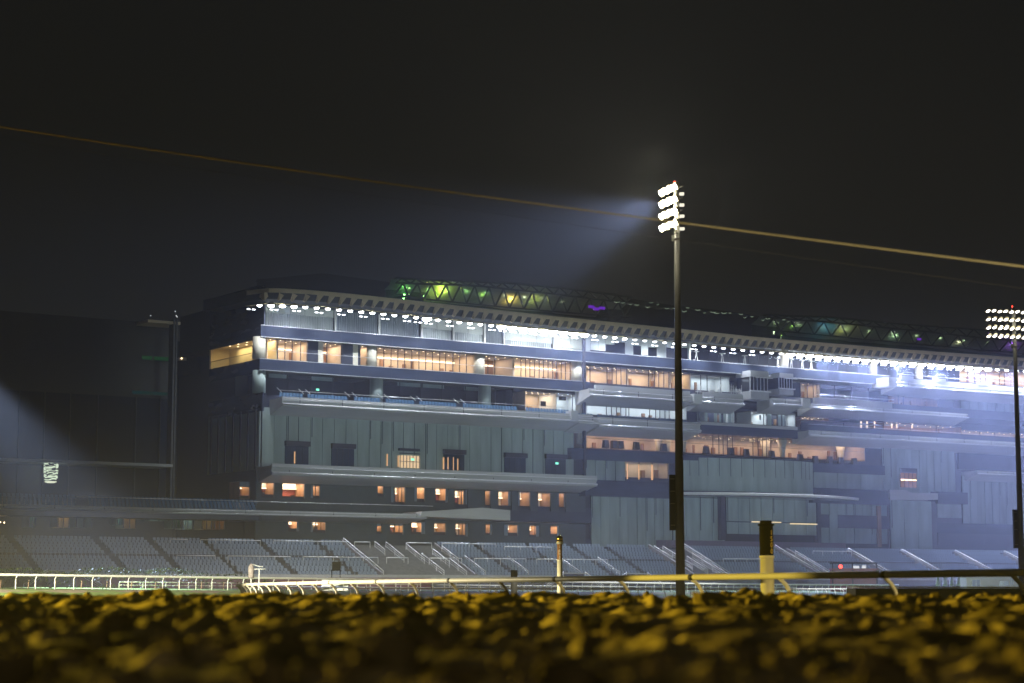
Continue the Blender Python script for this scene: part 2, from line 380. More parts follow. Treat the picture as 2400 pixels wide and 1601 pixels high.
# rooms -------------------------------------------------------------
def room(name, x0, x1, zb, zt, depth=5, d=.5, wall=M_warmw, back=None, power=90, col=(1, .66, .38), mull=(), glass=True, head=.0,
         lights=6, lens=L_warm, cove=False, things=(), ceil=M_ceil, lightd=None):
    a, b = S(x0, d), S(x1, d); m = MB()
    m.box(a, b, d+depth, d+depth+.1, zb, zt, 0)                      # back wall
    m.box(a-.12, a, d, d+depth, zb, zt, 1); m.box(b, b+.12, d, d+depth, zb, zt, 1)
    m.box(a, b, d+.01, d+depth, zb-.08, zb-.02, 2); m.box(a, b, d+.01, d+depth, zt+.005, zt+.06, 3)
    if cove: m.box(a+.2, b-.2, d+depth-.35, d+depth-.25, zt-1.0, zt-.78, 4)
    rnd = random.Random(int(x0))
    k = max(1, int((b-a)/2.2))
    if power:
        for i in range(k):                                           # furniture and openings that break the back wall
            q = a+(b-a)*(i+rnd.uniform(.2, .8))/k; wd = rnd.uniform(.35, .9); h = rnd.uniform(.9, 2.2)
            if rnd.random() < .65: m.box(q-wd/2, q+wd/2, d+depth-.9, d+depth-.6, zb, zb+min(h, (zt-zb)*.75), 5)
    r = part(name, m, [back or wall, wall, M_floor, ceil, L_cove, M_wood])
    if lights:
        m = MB()
        for i in range(lights):
            q = a+(b-a)*(i+.5)/lights
            for e in (.18, .55): m = MB(); m.lathe((q+.4*e, d+depth*e, zt-.05), [(.10, 0), (.10, .04)], 8); m.build('downlight', lens, r)
    fm = MB(); 
    fm.box(a, b, d-.06, d+.02, zt-.10-head, zt, 0); fm.box(a, b, d-.06, d+.02, zb, zb+.06, 0)
    for px in mull:
        q = S(px, d); fm.box(q-.055, q+.055, d-.08, d+.02, zb+.06, zt-.1-head, 0)
    wf = part('window', fm, M_mull)
    if glass:
        gm = MB(); gm.add([(a, d-.02, zb), (b, d-.02, zb), (b, d-.02, zt), (a, d-.02, zt)], [(0, 1, 2, 3)]); gm.build('pane', M_glass, wf)
    if power:
        n = max(1, round((b-a)/9))
        for i in range(n):
            l = area('room_lamp', (a+(b-a)*(i+.5)/n, d+depth*.5, zt-.12), (b-a)/n*.8, depth*.7, 4.6*power*(b-a)/n, col, GS)
    return r
WARM = (1, .75, .50)
def lin(a, b, n): return [a+(b-a)*i/(n-1) for i in range(n)]
# corner terrace room on the left end, open to the side
m = MB(); a = s0; zb, zt = L2b, L2t
m.box(a-.1, a+3.2, 18, 18.2, zb, zt, 0); m.box(a+3.2, a+3.4, 1.5, 18, zb, zt, 0); m.box(a-.2, a+3.3, 0, 18.1, zt, zt+.15, 1); m.box(a-.2, a+3.3, 0, 18.1, zb-.15, zb, 0)
m.box(a-.18, a+.1, 17.7, 18.2, zb, zt, 0); m.box(a+3.1, a+3.18, 6.5, 8.0, zb, zb+2.0, 2)
rc = part('corner_room', m, [mat('corner_room_wall', (.70, .58, .32), .6, 0, .06, .5), M_ceil, M_wood])
m = MB()
for y in (4, 7, 10, 13):
    for x in (.9, 2.3): m = MB(); m.lathe((a+x, y, zt-.06), [(.13, 0), (.13, .05)], 8); m.build('downlight', L_warm, rc)
m = MB(); m.add([(a-.1, 0, zb), (a-.1, 18, zb), (a-.1, 18, zb+1.15), (a-.1, 0, zb+1.15)], [(0, 1, 2, 3)]); m.build('glass_guard', M_glass, rc)
m = MB(); m.tube([(a-.1, 0, zb+1.18), (a-.1, 18, zb+1.18)], .04, 6); m.build('handrail', M_mull, rc)
for y in (5, 12): area('room_lamp', (a+1.7, y, zt-.15), 2.2, 5, 260, (1, .80, .45), GS)
# level with curtains under the roof
def pleats(mb, a, b, d, z0, z1, m, pitch=.42, amp=.10):
    n = int((b-a)/pitch*6)+2; rnd = random.Random(int(a*10)); k0 = len(mb.v); ph = 0
    for i in range(n):
        s = a+(b-a)*i/(n-1); ph += rnd.uniform(.7, 1.4)*(math.pi/3)
        y = d+amp*math.sin(ph); mb.v += [(s, y, z0), (s, y, z1)]
    for i in range(n-1): mb.f.append((k0+2*i, k0+2*i+2, k0+2*i+3, k0+2*i+1)); mb.m.append(m); mb.sm.append(True)
segs = [(607, 780, .55, 0), (784, 884, 1, 1), (888, 985, 1, 1), (990, 1060, .45, 0), (1064, 1134, .38, 0), (1138, 1180, 1, 1), (1187, 1298, .25, 0), (1313, 1370, .12, 0)]
m_g = MB()
for x0, x1, fr, full in segs:
    a, b = S(x0, .6), S(x1, .6); zm = L1b+(L1t-L1b)*(fr if not full else 1)
    cm = MB(); pleats(cm, a+.05, b-.05, 1.1, L1b, zm, 0)
    part('curtain', cm, M_curtd if full else M_curt)
    if not full:
        n = max(1, round((b-a)/2.7)); bm_ = MB()
        for i in range(n):
            q0, q1 = a+(b-a)*i/n, a+(b-a)*(i+1)/n; e = random.uniform(-.05, .05)
            bm_.box(q0+.03, q1-.03, .95, .98, zm-.05+e, L1t+.3, 0)
        part('blind', bm_, M_blind)
    m_g.box(b+.02, b+.30, .55, .85, L1b, L1t+.3, 0)
m_g.box(S(1300, .6), S(1312, .6), .5, 1.1, L1b, L1t+.3, 0)
m_g.box(s0, S(1372), 1.8, 1.9, L1b, L1t+.4, 1)
part('window_frame', m_g, [M_white, M_dark])
# right of the joint column: blinds half drawn, then smoked glass lounge
bm_ = MB(); xs = [1374, 1388, 1407, 1424, 1446, 1470, 1490, 1508, 1525, 1545, 1568, 1590, 1618]
dr = [.95, .9, .9, .62, .5, .98, .58, .93, .6, .96, .55, .5]
for i in range(len(xs)-1):
    a, b = S(xs[i], .6), S(xs[i+1], .6); bm_.box(a+.03, b-.03, .95, .98, L1t+.3-(L1t+.3-L1b)*dr[i], L1t+.3, 0)
bm_.box(S(1374), S(1618), 2.6, 2.7, L1b, L1t+.4, 1); bm_.box(S(1618, .5), S(1622, .5), .4, .9, L1b, L1t, 0)
part('blind', bm_, [M_blind, M_dark])
room('lounge', 1622, 2255, L1b, L1t-1.0, 6, .6, M_dark, M_dark, 0, mull=lin(1665, 2250, 26), lights=0, ceil=M_dark)
m = MB(); m.box(S(1622), S(2400), .2, .5, L1t-.95, L1t-.55, 0); part('bulkhead', m, M_fascia)
room('suite', 2258, 2420, L1b, L1t-1.0, 5, .6, M_warmw, None, 16, WARM, mull=(2275, 2292, 2305, 2317, 2350, 2362, 2385), lights=5, cove=True)
# stools and tables standing in the smoked lounge are kept for later (own things)
# second level left: warm suites
MU = lambda a, b, st: list(np.arange(a, b, st))
room('suite', 622, 717, L2b, L2t, 5, 1.2, M_warmw, None, 18, WARM, mull=(646, 663, 680, 700), lights=4, cove=True)
room('suite', 754, 799, L2b, L2t, 5, 1.2, M_warmw, M_wood, 17, WARM, mull=(762, 796), lights=2, cove=True)
room('suite', 842, 862, L2b, L2t, 5, 1.2, M_warmw, None, 17, WARM, lights=1, cove=True)
room('suite', 882, 1110, L2b, L2t, 6, 1.2, M_warmw, None, 17, WARM, mull=(897, 914, 930, 946, 963, 980, 996, 1012, 1029, 1043, 1060, 1076, 1092), lights=9, cove=True)
room('suite', 1136, 1202, L2b, L2t, 6, 1.2, M_warmw, M_wood, 8, WARM, mull=(1143, 1159), lights=3, cove=True)
room('suite', 1206, 1345, L2b, L2t, 5, 1.2, M_warmw, None, 17, WARM, mull=(1221, 1232, 1242, 1253, 1264, 1274, 1285, 1296, 1305, 1316, 1326, 1337), lights=6, cove=True)
m = MB()
for x0, x1, mm in ((717, 742, 1), (742, 754, 0), (799, 824, 1), (824, 836, 0), (836, 842, 1), (1113, 1119, 0)):
    m = MB(); bx(m, x0, x1, 610, 789.5, 840.5, .9, 1.3, mm); part('partition', m, [M_cream, M_dark])
m = MB(); d = -.7; m.tube([(S(620, d), d, L2b+1.25), (S(1345, d), d, L2b+1.25)], .035, 6); part('handrail', m, M_alu)
# third level left: dark lounge and lit rooms
room('lounge', 620, 870, L3b, L3t, 6, 2.5, M_dark, M_dark, 0, mull=(672, 725, 778), lights=0, ceil=M_soffit)
room('lounge', 895, 1200, L3b, L3t, 6, 2.5, M_dark, M_dark, 0, mull=(935, 985, 1035, 1090, 1160, 1185), lights=0, ceil=M_soffit)
m = MB()
for x0, x1 in ((626, 668), (728, 776), (930, 985), (990, 1040), (1088, 1126)): bx(m, x0, x1, 610, 873, 883, 3.4, 3.6)
part('ceiling_baffle', m, M_panel)
room('suite', 1232, 1302, L3b-.6, L3t-.3, 5, 1.5, M_warmw, None, 14, WARM, mull=(), lights=5)
OFF = (.86, .95, 1.0)
room('office', 1305, 1371, L3b-.6, L3t-.3, 5, 1.2, M_offw, None, 11, OFF, mull=(1342,), lights=3, lens=L_white)
m = MB()
for x0, x1, xr, y0, y1 in ((1311, 1327, 1311, 929, 939), (1268, 1280, 1268, 939, 951)): bx(m, x0, x1, xr, y0, y1, .9, 1.0)
for x, y, d in ((742, 913, 2.2), (751, 1130, -.15), (925, 1137, -.15), (1306, 1086, -.3), (967, 1077, -.3), (1490, 1008, .8), (1888, 1005, .8)):
    m = MB(); bx(m, x-3.5, x+3.5, x, y-2.4, y+2.4, d, d+.08); part('exit_sign', m, L_green)
# joint column between the two halves
m2 = MB(); bx(m2, 1369, 1374, 1370, 764, 1160, -1.35, -.9); part('joint_column', m2, M_mull)
# panel wall (left half)
def panelwall(x0, x1, zb, zt, d, pitch_px, mseam=.16, pm=M_panel):
    a, b = S(x0, d), S(x1, d); m = MB(); n = max(1, round((x1-x0)/pitch_px)); rnd = random.Random(int(x0))
    m.box(a, b, d+.1, d+.4, zb, zt, 1)
    for i in range(n):
        q0, q1 = a+(b-a)*i/n, a+(b-a)*(i+1)/n
        g0 = mseam*rnd.choice((.35, .35, 1, .6))
        m.box(q0+g0/2, q1-g0/2, d+rnd.uniform(-.03, .03), d+.12, zb, zt, 0)
        if rnd.random() < .35:
            w = (q1-q0)*.07; m.box(q0+g0/2+.12, q0+g0/2+.12+w, d-.05, d-.035, zb+(zt-zb)*rnd.uniform(.3, .7), zt, 1)
    return part('panel_wall', m, [pm, M_seam])
panelwall(612, 1345, PNb-.6, PNt+.2, 0, 26.2)
# doors and windows at the foot of the panel wall
m = MB()
for x0, x1, xr, y0, y1 in ((667, 722, 667, 1033, 1090), (776, 829, 776, 1039, 1096), (1039, 1088, 1039, 1053, 1112), (1182, 1232, 1182, 1061, 1122), (1278, 1326, 1278, 1064, 1124)):
    a, b = S(x0, -.1), S(x1, -.1); z1, z0 = Z(xr, y0, -.1), Z(xr, y1, -.1)
    f = MB(); f.box(a, b, -.12, .0, z0, z1, 0); f.box(a-.1, b+.1, -.6, -.02, z1-.75, z1, 1)
    for i in range(1, 4): f.box(a+(b-a)*i/4-.05, a+(b-a)*i/4+.05, -.16, -.1, z0, z1-.8, 1)
    part('shutter_door', f, [mat('door_glass_dark', (.03, .045, .08), .15, 0, .1, 1), M_mull])
for x0, x1, xr, y0, y1, n in ((1038, 1041, 1038, 1072, 1100, 1), (1049, 1051, 1049, 1072, 1100, 1), (1062, 1063.4, 1060, 1072, 1102, 1), (1072, 1074, 1072, 1075, 1102, 1), (688.5, 691, 688, 1058, 1086, 1), (906, 908.5, 906, 1064, 1092, 1), (932, 934, 932, 1068, 1094, 1)):
    bx(m, x0, x1, xr, y0, y1, -.2, -.14)
part('light_slot', m, lampmat('warm_slot_light', (1, .55, .25), .8))
m = MB(); bx(m, 936, 984, 936, 1050, 1056, -.5, -.1); bx(m, 936, 984, 936, 1061, 1063, -.2, -.15); part('lintel', m, M_dark)
zb, zt = Z(936, 1096), Z(936, 1067)
m = MB(); a, b = S(936, -.15), S(984, -.15); m.box(a, b, -.13, -.05, zb, zt, 0)
ww = part('window', m, lampmat('lit_window_glow', (1, .72, .42), .85))
m = MB()
for i in range(7): q = a+(b-a)*(i+.2)/6.4; m.box(q-.045, q+.045, -.2, -.14, zb, zt)
m.box(a, b, -.2, -.14, zb+.95, zb+1.02); m.build('frame', M_mull, ww)
# balconies ----------------------------------------------------------
def balcony(x0, x1, xr, yt, yb, d, dwall=.3, rails=2, slope=1.1, ends=False, mats=None, name='balcony'):
    a, b = S(x0, d), S(x1, d); zt, zb = Z(xr, yt, d), Z(xr, yb, d); h = zt-zb
    m = MB()
    m.prof([(d+.25, zt), (d+.55, zt), (d+.55, zt-.1), (dwall, zt-.2), (dwall, zb-slope), (dwall-.5, zb-slope), (d+.35, zb), (d, zb), (d, zb+h*.28), (d+.25, zb+h*.34)], a, b, 0)
    o = part(name, m, mats or M_fascia)
    r = MB()
    r.tube([(a, d-.05, zb+h*.20), (b, d-.05, zb+h*.20)], .11, 6); r.tube([(a, d+.12, zt-h*.22), (b, d+.12, zt-h*.22)], .06, 6)
    r.build('edge_rail', M_alu, o)
    q = a+3
    while q < b: r = MB(); r.box(q-.04, q+.04, d+.2, d+.25, zb+h*.34, zt-.02); q += 7.3; r.build('joint_plate', M_soffit, o)
    if ends:
        e = MB(); e.box(b-.1, b+1.7, d-.3, dwall, zb-.1, zt+.25, 0); e.build('end_block', M_white, o)
    return o
B3 = balcony(660, 1392, 665, 929, 951, -4.2, ends=False)
m = MB(); bx(m, 1340, 1356, 1340, 962, 985, -4.5, 0); part('end_block', m, M_fascia)
balcony(1357, 1404, 1357, 975, 994, -4.2); balcony(1405, 1645, 1405, 977, 1001, -4.2)
B2 = balcony(637, 1400, 637, 1089, 1113, -4.6, slope=.9)
m = MB(); a, b = S(637, -4.5), S(1400, -4.5); z0 = Z(637, 1100, -4.5); m.box(a, b, -4.45, -4.2, z0, Z(637, 1086, -4.5)); part('parapet', m, M_fascia)
# lower warm windows
def litwin(x0, x1, xr, y0, y1, wall=M_redw, cove=True, mull=0, power=11, screen=False):
    d = .3; a, b = S(x0, d), S(x1, d); zt, zb = Z(xr, y0, d), Z(xr, y1, d)
    m = MB(); D = 3.2
    m.box(a, b, d+D, d+D+.1, zb, zt, 0); m.box(a-.1, a, d, d+D, zb, zt, 1); m.box(b, b+.1, d, d+D, zb, zt, 1); m.box(a, b, d, d+D, zb-.06, zb, 1); m.box(a, b, d, d+D, zt, zt+.05, 2); m.box(a, b, d+D-.5, d+D, zt-(zt-zb)*.33, zt, 2)
    rnd = random.Random(int(x0)); 
    for i in range(2):
        q = a+(b-a)*rnd.uniform(.1, .8); m.box(q, q+rnd.uniform(.3, .7), d+D-.6, d+D-.4, zb, zb+rnd.uniform(.5, 1.1), 3)
    m.box(a, b, d+.25, d+.33, zb, zb+rnd.uniform(.3, .55), 3)
    k_ = rnd.random(); wq = (b-a)*rnd.uniform(.16, .34)
    if k_ < .35: m.box(a+.02, a+wq, d+.12, d+.18, zb, zt, 4)
    elif k_ < .6: m.box(b-wq, b-.02, d+.12, d+.18, zb, zt, 4)
    elif k_ < .75: m.box(a, b, d+.12, d+.15, zt-(zt-zb)*rnd.uniform(.2, .4), zt, 4)
    o = part('window', m, [wall, M_wood, M_ceil, mat('dark_furniture', (.05, .03, .03), .5, 0, .2, 2), M_curtd])  # furniture is dark brown in itself
    if cove: c = MB(); c.box(a+.05, b-.05, d+D-.62, d+D-.52, zt-(zt-zb)*.33-.12, zt-(zt-zb)*.33+.02); c.build('cove_light', L_cove, o)
    f = MB(); f.box(a-.05, b+.05, d-.1, d, zt-.05, zt+.05); f.box(a-.05, b+.05, d-.1, d, zb-.05, zb+.05)
    for i in range(mull+2): q = a+(b-a)*i/(mull+1); f.box(q-.05, q+.05, d-.1, d, zb, zt)
    f.build('frame', M_mull, o)
    g = MB(); g.add([(a, d-.03, zb), (b, d-.03, zb), (b, d-.03, zt), (a, d-.03, zt)], [(0, 1, 2, 3)]); g.build('pane', M_glass, o)
    if power: area('room_lamp', ((a+b)/2, d+D*.5, zt-.1), (b-a)*.9, D*.7, 6.5*rnd.uniform(.5, 1.2)*power*(b-a)*(1.6 if wall == M_redw else 1), WARM, GS)
    return o
for x0, x1, xr, y0, y1, mu, red in ((561, 585, 561, 1129, 1168, 0, 1), (612, 643, 612, 1129, 1166, 0, 1), (661, 714, 661, 1130, 1168, 0, 1), (727, 750, 727, 1137, 1168, 1, 0),
      (884, 899, 884, 1136, 1164, 0, 1), (915, 950, 915, 1140, 1182, 3, 1), (970, 996, 970, 1140, 1176, 0, 1), (1020, 1052, 1020, 1143, 1178, 0, 1), (1065, 1097, 1065, 1148, 1190, 3, 1),
      (1136, 1150, 1136, 1149, 1192, 0, 0), (1167, 1199, 1167, 1150, 1194, 0, 0), (1213, 1243, 1213, 1152, 1196, 0, 0), (1260, 1291, 1260, 1154, 1198, 0, 0), (1309, 1326, 1309, 1155, 1200, 0, 0)):
    litwin(x0, x1, xr, y0, y1, M_redw if red else M_warmw, True, mu, 9 if red else 9)
for x0, x1, xr, y0, y1, mu, red in ((676, 704, 676, 1216, 1246, 0, 1), (728, 765, 728, 1217, 1248, 2, 0), (883, 896, 883, 1222, 1252, 0, 1), (914, 946, 914, 1222, 1252, 2, 1), (964, 999, 964, 1223, 1252, 0, 1),
      (1017, 1046, 1017, 1225, 1254, 0, 0), (1067, 1099, 1067, 1226, 1258, 3, 0), (1137, 1155, 1137, 1228, 1254, 0, 0), (1180, 1214, 1180, 1229, 1256, 0, 0), (1240, 1266, 1240, 1231, 1258, 1, 0), (1289, 1312, 1289, 1232, 1258, 0, 0)):
    litwin(x0, x1, xr, y0, y1, M_redw if red else M_warmw, True, mu, 8)
# wall around them
def wallgrid(x0, x1, zb, zt, d, holes, mt, name='lower_wall'):
    """wall strip on plane d with pixel-measured openings (x0,x1,xr,y0,y1)"""
    m = MB(); cur = S(x0, d)
    for hx0, hx1, xr, y0, y1 in sorted(holes):
        a, b = S(hx0, d), S(hx1, d)
        if a > cur: m.box(cur, a, d, d+.28, zb, zt)
        za, zc = Z(xr, y0, d), Z(xr, y1, d)
        if zt > za: m.box(a, b, d, d+.28, za, zt)
        if zc > zb: m.box(a, b, d, d+.28, zb, zc)
        cur = b
    e = S(x1, d); m.box(cur, e, d, d+.28, zb, zt); return part(name, m, mt)
H1 = [(612, 643, 612, 1129, 1166), (661, 714, 661, 1130, 1168), (727, 750, 727, 1137, 1168), (884, 899, 884, 1136, 1164), (915, 950, 915, 1140, 1182), (970, 996, 970, 1140, 1176), (1020, 1052, 1020, 1143, 1178), (1065, 1097, 1065, 1148, 1190),
      (1136, 1150, 1136, 1149, 1192), (1167, 1199, 1167, 1150, 1194), (1213, 1243, 1213, 1152, 1196), (1260, 1291, 1260, 1154, 1198), (1309, 1326, 1309, 1155, 1200)]
M_lowwall = mat('grey_green_wall', (.05, .066, .075), .6, 0, .15, .6)
wallgrid(600, 1372, W1b-1.5, PNb-.6, .0, H1, M_lowwall)
H2 = [(676, 704, 676, 1216, 1246), (728, 765, 728, 1217, 1248), (883, 896, 883, 1222, 1252), (914, 946, 914, 1222, 1252), (964, 999, 964, 1223, 1252), (1017, 1046, 1017, 1225, 1254), (1067, 1099, 1067, 1226, 1258), (1137, 1155, 1137, 1228, 1254), (1180, 1214, 1180, 1229, 1256), (1240, 1266, 1240, 1231, 1258), (1289, 1312, 1289, 1232, 1258)]
wallgrid(600, 1372, .0, W1b-1.55, .0, H2, M_lowwall)
# continuous low balcony running left past the stand's end
balcony(-40, 1000, 300, 1188, 1201, -6.0, slope=.6)
m = MB(); d = -6; pts = [(990, 1199), (1130, 1190), (1196, 1196), (1196, 1220), (1085, 1215), (985, 1210)]
m.prism([(S(x, d), Z(x, y, d)) for x, y in pts], d, -.2, 0); part('ramp_parapet', m, M_fascia)
m = MB(); bx(m, 1196, 1386, 1196, 1196, 1222, -5.6, -.2); part('dark_parapet', m, M_dark)
m = MB(); d = -6.2
for x0, x1, xr, y in ((480, 1015, 480, 1172), (180, 480, 180, 1164)): m.tube([(S(x0, d), d, Z(xr, y, d)), (S(x1, d), d, Z(xr, y, d))], .05, 6)
part('handrail', m, M_alu)
m = MB(); d = -4.0
m.tube([(S(650, d), d, Z(650, 914, d)), (S(1345, d), d, Z(650, 914, d))], .04, 6)
part('handrail', m, M_alu)
# ---------------- right half
balcony(1384, 1628, 1403, 911, 930, -4.0, ends=True); balcony(1648, 1748, 1648, 927, 945, -4.0)
for A_ in ((1396, 1620, 1400, 902, 912, -3.4, -3.1), (1650, 1745, 1650, 918, 930, -3.4, -3.1)):
    m = MB(); bx(m, *A_); part('parapet', m, M_fascia)
room('suite', 1376, 1472, L2b-.2, L2t-.4, 5, 1.0, M_warmw, None, 15, WARM, mull=(1384, 1424, 1436, 1446, 1457, 1470), lights=6)
room('suite', 1474, 1572, L2b-.2, L2t-.4, 5, 1.0, M_warmw, None, 15, WARM, mull=(1522, 1536, 1546, 1558, 1570), lights=6)
room('suite', 1575, 1620, L2b-.2, L2t-.4, 5, 1.0, M_warmw, None, 13, (1, .72, .4), lights=2)
room('office', 1622, 1712, L2b-.2, L2t-.5, 4, 1.0, M_offw, None, 8, OFF, mull=(1645, 1660, 1692), lights=0)
room('lounge', 1714, 1880, L2b-.2, L2t-.5, 5, 1.0, M_dark, M_dark, 0, mull=(1730, 1745), lights=0)
room('suite', 1882, 1925, L2b-.2, L2t-.6, 4, 1.0, M_warmw, M_cream, 6, WARM, mull=(1896, 1910, 1919), lights=1)
room('lounge', 1927, 2085, L2b-.2, L2t-.6, 5, 1.0, M_dark, M_dark, 0, mull=(1960, 2000, 2040), lights=0)
room('lounge', 2087, 2256, L2b-.2, L2t-1.0, 6, 1.0, M_dark, M_wood, 2, WARM, mull=(2110, 2122, 2240), lights=6)
panelwall(2258, 2420, L2b-.4, L2t-1.2, .8, 21)
# bay boxes hanging at the second level
def bay(x0, x1, xr, yt, yb):
    d = -3.2; a, b = S(x0, d), S(x1, d); zt, zb = Z(xr, yt, d), Z(xr, yb, d); h = zt-zb; m = MB()
    m.box(a, b, d, .8, zt-h*.22, zt, 0); m.box(a, b, d, .8, zb, zb+h*.28, 0)
    m.box(a+.1, b-.1, d+.3, .7, zb+h*.28, zt-h*.22, 1)
    for i in range(6): q = a+.1+(b-a-.2)*i/5; m.box(q-.06, q+.06, d+.2, d+.3, zb+h*.28, zt-h*.22, 2)
    m.box(a-.3, b+.3, d-.2, d, zb+h*.26, zb+h*.31, 3); m.box(a+1.2, b+.8, d-.2, d, zt-h*.22-.12, zt-h*.22+.02, 3)
    return part('bay_window', m, [M_greyp, M_screen, M_alu, M_white])
bay(1763, 1806, 1763, 868, 935); bay(1831, 1864, 1831, 874, 925)
balcony(1816, 1884, 1816, 932, 950, -4.2, ends=True)
balcony(1910, 2275, 1912, 945, 957, -4.0)
m = MB(); bx(m, 1912, 2096, 1912, 932, 946, -3.7, -3.4); part('parapet', m, M_fascia)
m = MB(); d = -3.6
for y in (924, 931): m.tube([(S(1918, d), d, Z(1912, y, d)), (S(2100, d), d, Z(1912, y, d))], .045, 6)
part('handrail', m, M_alu)
# top right balcony with stepped parapet
m = MB(); bx(m, 2090, 2109, 2090, 884, 906, -4.4, .2); part('end_block', m, M_white)
balcony(2110, 2440, 2112, 893, 907, -4.2)
m = MB()
bx(m, 2110, 2440, 2112, 886, 896, -3.8, -3.5)
for x0, x1 in ((2118, 2148), (2196, 2224), (2300, 2326)): bx(m, x0, x1, 2112, 880, 888, -3.9, -3.5)
part('parapet', m, M_fascia)
m = MB(); d = -3.7; m.tube([(S(2110, d), d, Z(2110, 877, d)), (S(2440, d), d, Z(2110, 877, d))], .05, 6)
for x0, x1 in ((2120, 2148), (2198, 2226)): m.tube([(S(x0, d), d, Z(2110, 877, d)), (S(x0+5, d), d, Z(2110, 871, d)), (S(x1-4, d), d, Z(2110, 871, d)), (S(x1, d), d, Z(2110, 877, d))], .05, 6)
part('handrail', m, M_alu)
# third level right
L3rt, L3rb = Z(1376, 931, 1), Z(1376, 982, 1)
room('office', 1376, 1610, L3rb, L3rt, 6, 1.0, M_offw, None, 10, OFF, mull=(1422, 1434, 1446, 1456, 1468, 1475, 1524, 1538, 1548, 1560, 1570), lights=12, lens=L_white)
m = MB()
for x0, x1, xr, y0, y1 in ((1395, 1409, 1395, 934, 943), (1482, 1496, 1482, 941, 950)): bx(m, x0, x1, xr, y0, y1, .7, .8)
bx(m, 1311, 1327, 1311, 929, 938, .9, 1.0); bx(m, 1268, 1280, 1268, 940, 952, 1.0, 1.1); bx(m, 1783, 1792, 1783, 973, 984, 2.6, 2.7)
part('monitor', m, M_screen)
room('suite', 1655, 1722, L3rb+.3, L3rt-.6, 2.2, 1.0, M_offw, M_dark, 5, OFF, mull=(1640,), lights=0)
cm = MB()
for x0, x1 in ((1656, 1661), (1677, 1684), (1689, 1693), (1699, 1704), (1709, 1718), (1803, 1812), (1828, 1834), (1838, 1843)): pleats(cm, S(x0, 1.4), S(x1, 1.4), 1.5, L3rb+.3, L3rt-.5, 0, .3, .06)
part('curtain', cm, M_blind)
room('office', 1764, 1800, L3rb+.1, L3rt-.6, 4, 1.0, M_offw, None, 10, OFF, mull=(1792, 1799), lights=1, lens=L_white)
room('suite', 1801, 1866, L3rb+.1, L3rt-.6, 2.5, 1.0, M_offw, M_dark, 6, OFF, mull=(1824, 1847), lights=0)
room('suite', 1880, 1944, L3rb+2.2, L3rt-1.0, 5, 1.0, M_wood, None, 7, WARM, mull=(1900, 1917, 1930), lights=6)
room('bar', 1880, 2074, L3rb, L3rb+2.1, 5, 1.0, M_wood, M_dark, 1.0, WARM, mull=(1980, 2050), lights=0)
room('bar', 2076, 2256, L3rb-.1, L3rt-1.0, 6, 1.0, M_wood, None, 4.5, WARM, mull=(2108, 2138, 2198), lights=6, cove=True)
room('bar', 2258, 2420, L3rb-.1, L3rt-1.6, 5, 1.0, M_warmw, None, 9, WARM, mull=(2300, 2335), lights=6, cove=True)
m = MB()
for x in (2022, 2036, 2054, 2094, 2106, 2140, 2142): bx(m, x-1.5, x+1.5, x, 988, 1004, 3.2, 3.3)
part('wall_lamp', m, lampmat('amber_wall_lamp', (1, .68, .36), 1.6))
m = MB()
bx(m, 2077, 2110, 2077, 918, 922, -.2, 0); part('light_bar', m, lampmat('pale_light_bar', (1, .9, .75), 3))
m = MB(); bx(m, 1645, 1872, 1645, 988, 995, -3.4, .2, 1); bx(m, 1645, 1872, 1645, 995, 1016, -3.2, .2, 0); part('balustrade', m, [M_band, M_fascia])
m = MB(); bx(m, 1880, 2420, 1900, 996, 1008, -3.6, -3.4); part('balustrade', m, M_band)
balcony(1900, 2440, 1905, 1008, 1023, -4.4)
m = MB(); d = -3.8; m.tube([(S(1898, d), d, Z(1900, 994, d)), (S(2440, d), d, Z(1900, 994, d))], .045, 6); part('handrail', m, M_alu)
# fourth level right: big warm restaurant
Rt, Rb = Z(1376, 1004, 1), Z(1376, 1050, 1)
rr = room('restaurant', 1376, 2028, Rb, Rt, 7.4, 1.0, M_warmw, None, 9, (1, .66, .42), mull=(1672, 1686, 1696, 1706, 1718, 1766, 1778, 1788, 1798, 1808), lights=0)
m = MB(); rnd = random.Random(3); a, b = S(1376), S(2028)
for i in range(150): q = rnd.uniform(a, b); m.lathe((q, rnd.uniform(1.5, 8), Rt-.06), [(.06, 0), (.06, .04)], 6)
tag(m.build('ceiling_star_lights', L_warm, rr), kind='stuff')
m = MB()
for x, dd in ((1545, 4), (1565, 5), (1602, 3), (1795, 5), (1835, 2), (1972, 6)): m.lathe((S(x, dd), dd, Rb), [(.45, 0), (.5, 1), (.95, Rt-Rb)], 16)
m.build('flared_column', M_cream, rr)
for A_ in ((1340, 1596, 1372, 1051, 1077, -1.2, .6), (1596, 1905, 1600, 1066, 1078, -1.6, .6), (1905, 2075, 1905, 1084, 1106, -1.2, .6)):
    m = MB(); bx(m, *A_); part('balustrade', m, M_band)
m = MB(); d = -1.0; m.tube([(S(1372, d), d, Z(1372, 1026, d)), (S(2030, d), d, Z(1372, 1026, d))], .035, 6); part('handrail', m, M_mull)
panelwall(2070, 2240, Z(2075, 1155), Z(2075, 1044), -.5, 17)
# fifth level right
panelwall(1372, 1466, Z(1376, 1124), Z(1376, 1076), 0, 24)
room('suite', 1467, 1567, Z(1467, 1126), Z(1467, 1080), 3, .4, M_warmw, None, 3.2, WARM, mull=(1498, 1529, 1566), lights=0)
m = MB()
for x0, x1 in ((1497, 1499), (1527, 1531), (1470, 1472)): bx(m, x0, x1, 1497, 1088, 1124, .1, .2)
part('light_slot', m, lampmat('warm_slot_light', (1, .55, .25), .8))
m = MB(); bx(m, 1372, 1590, 1376, 1124, 1162, -1.8, .4); part('balustrade', m, M_band)
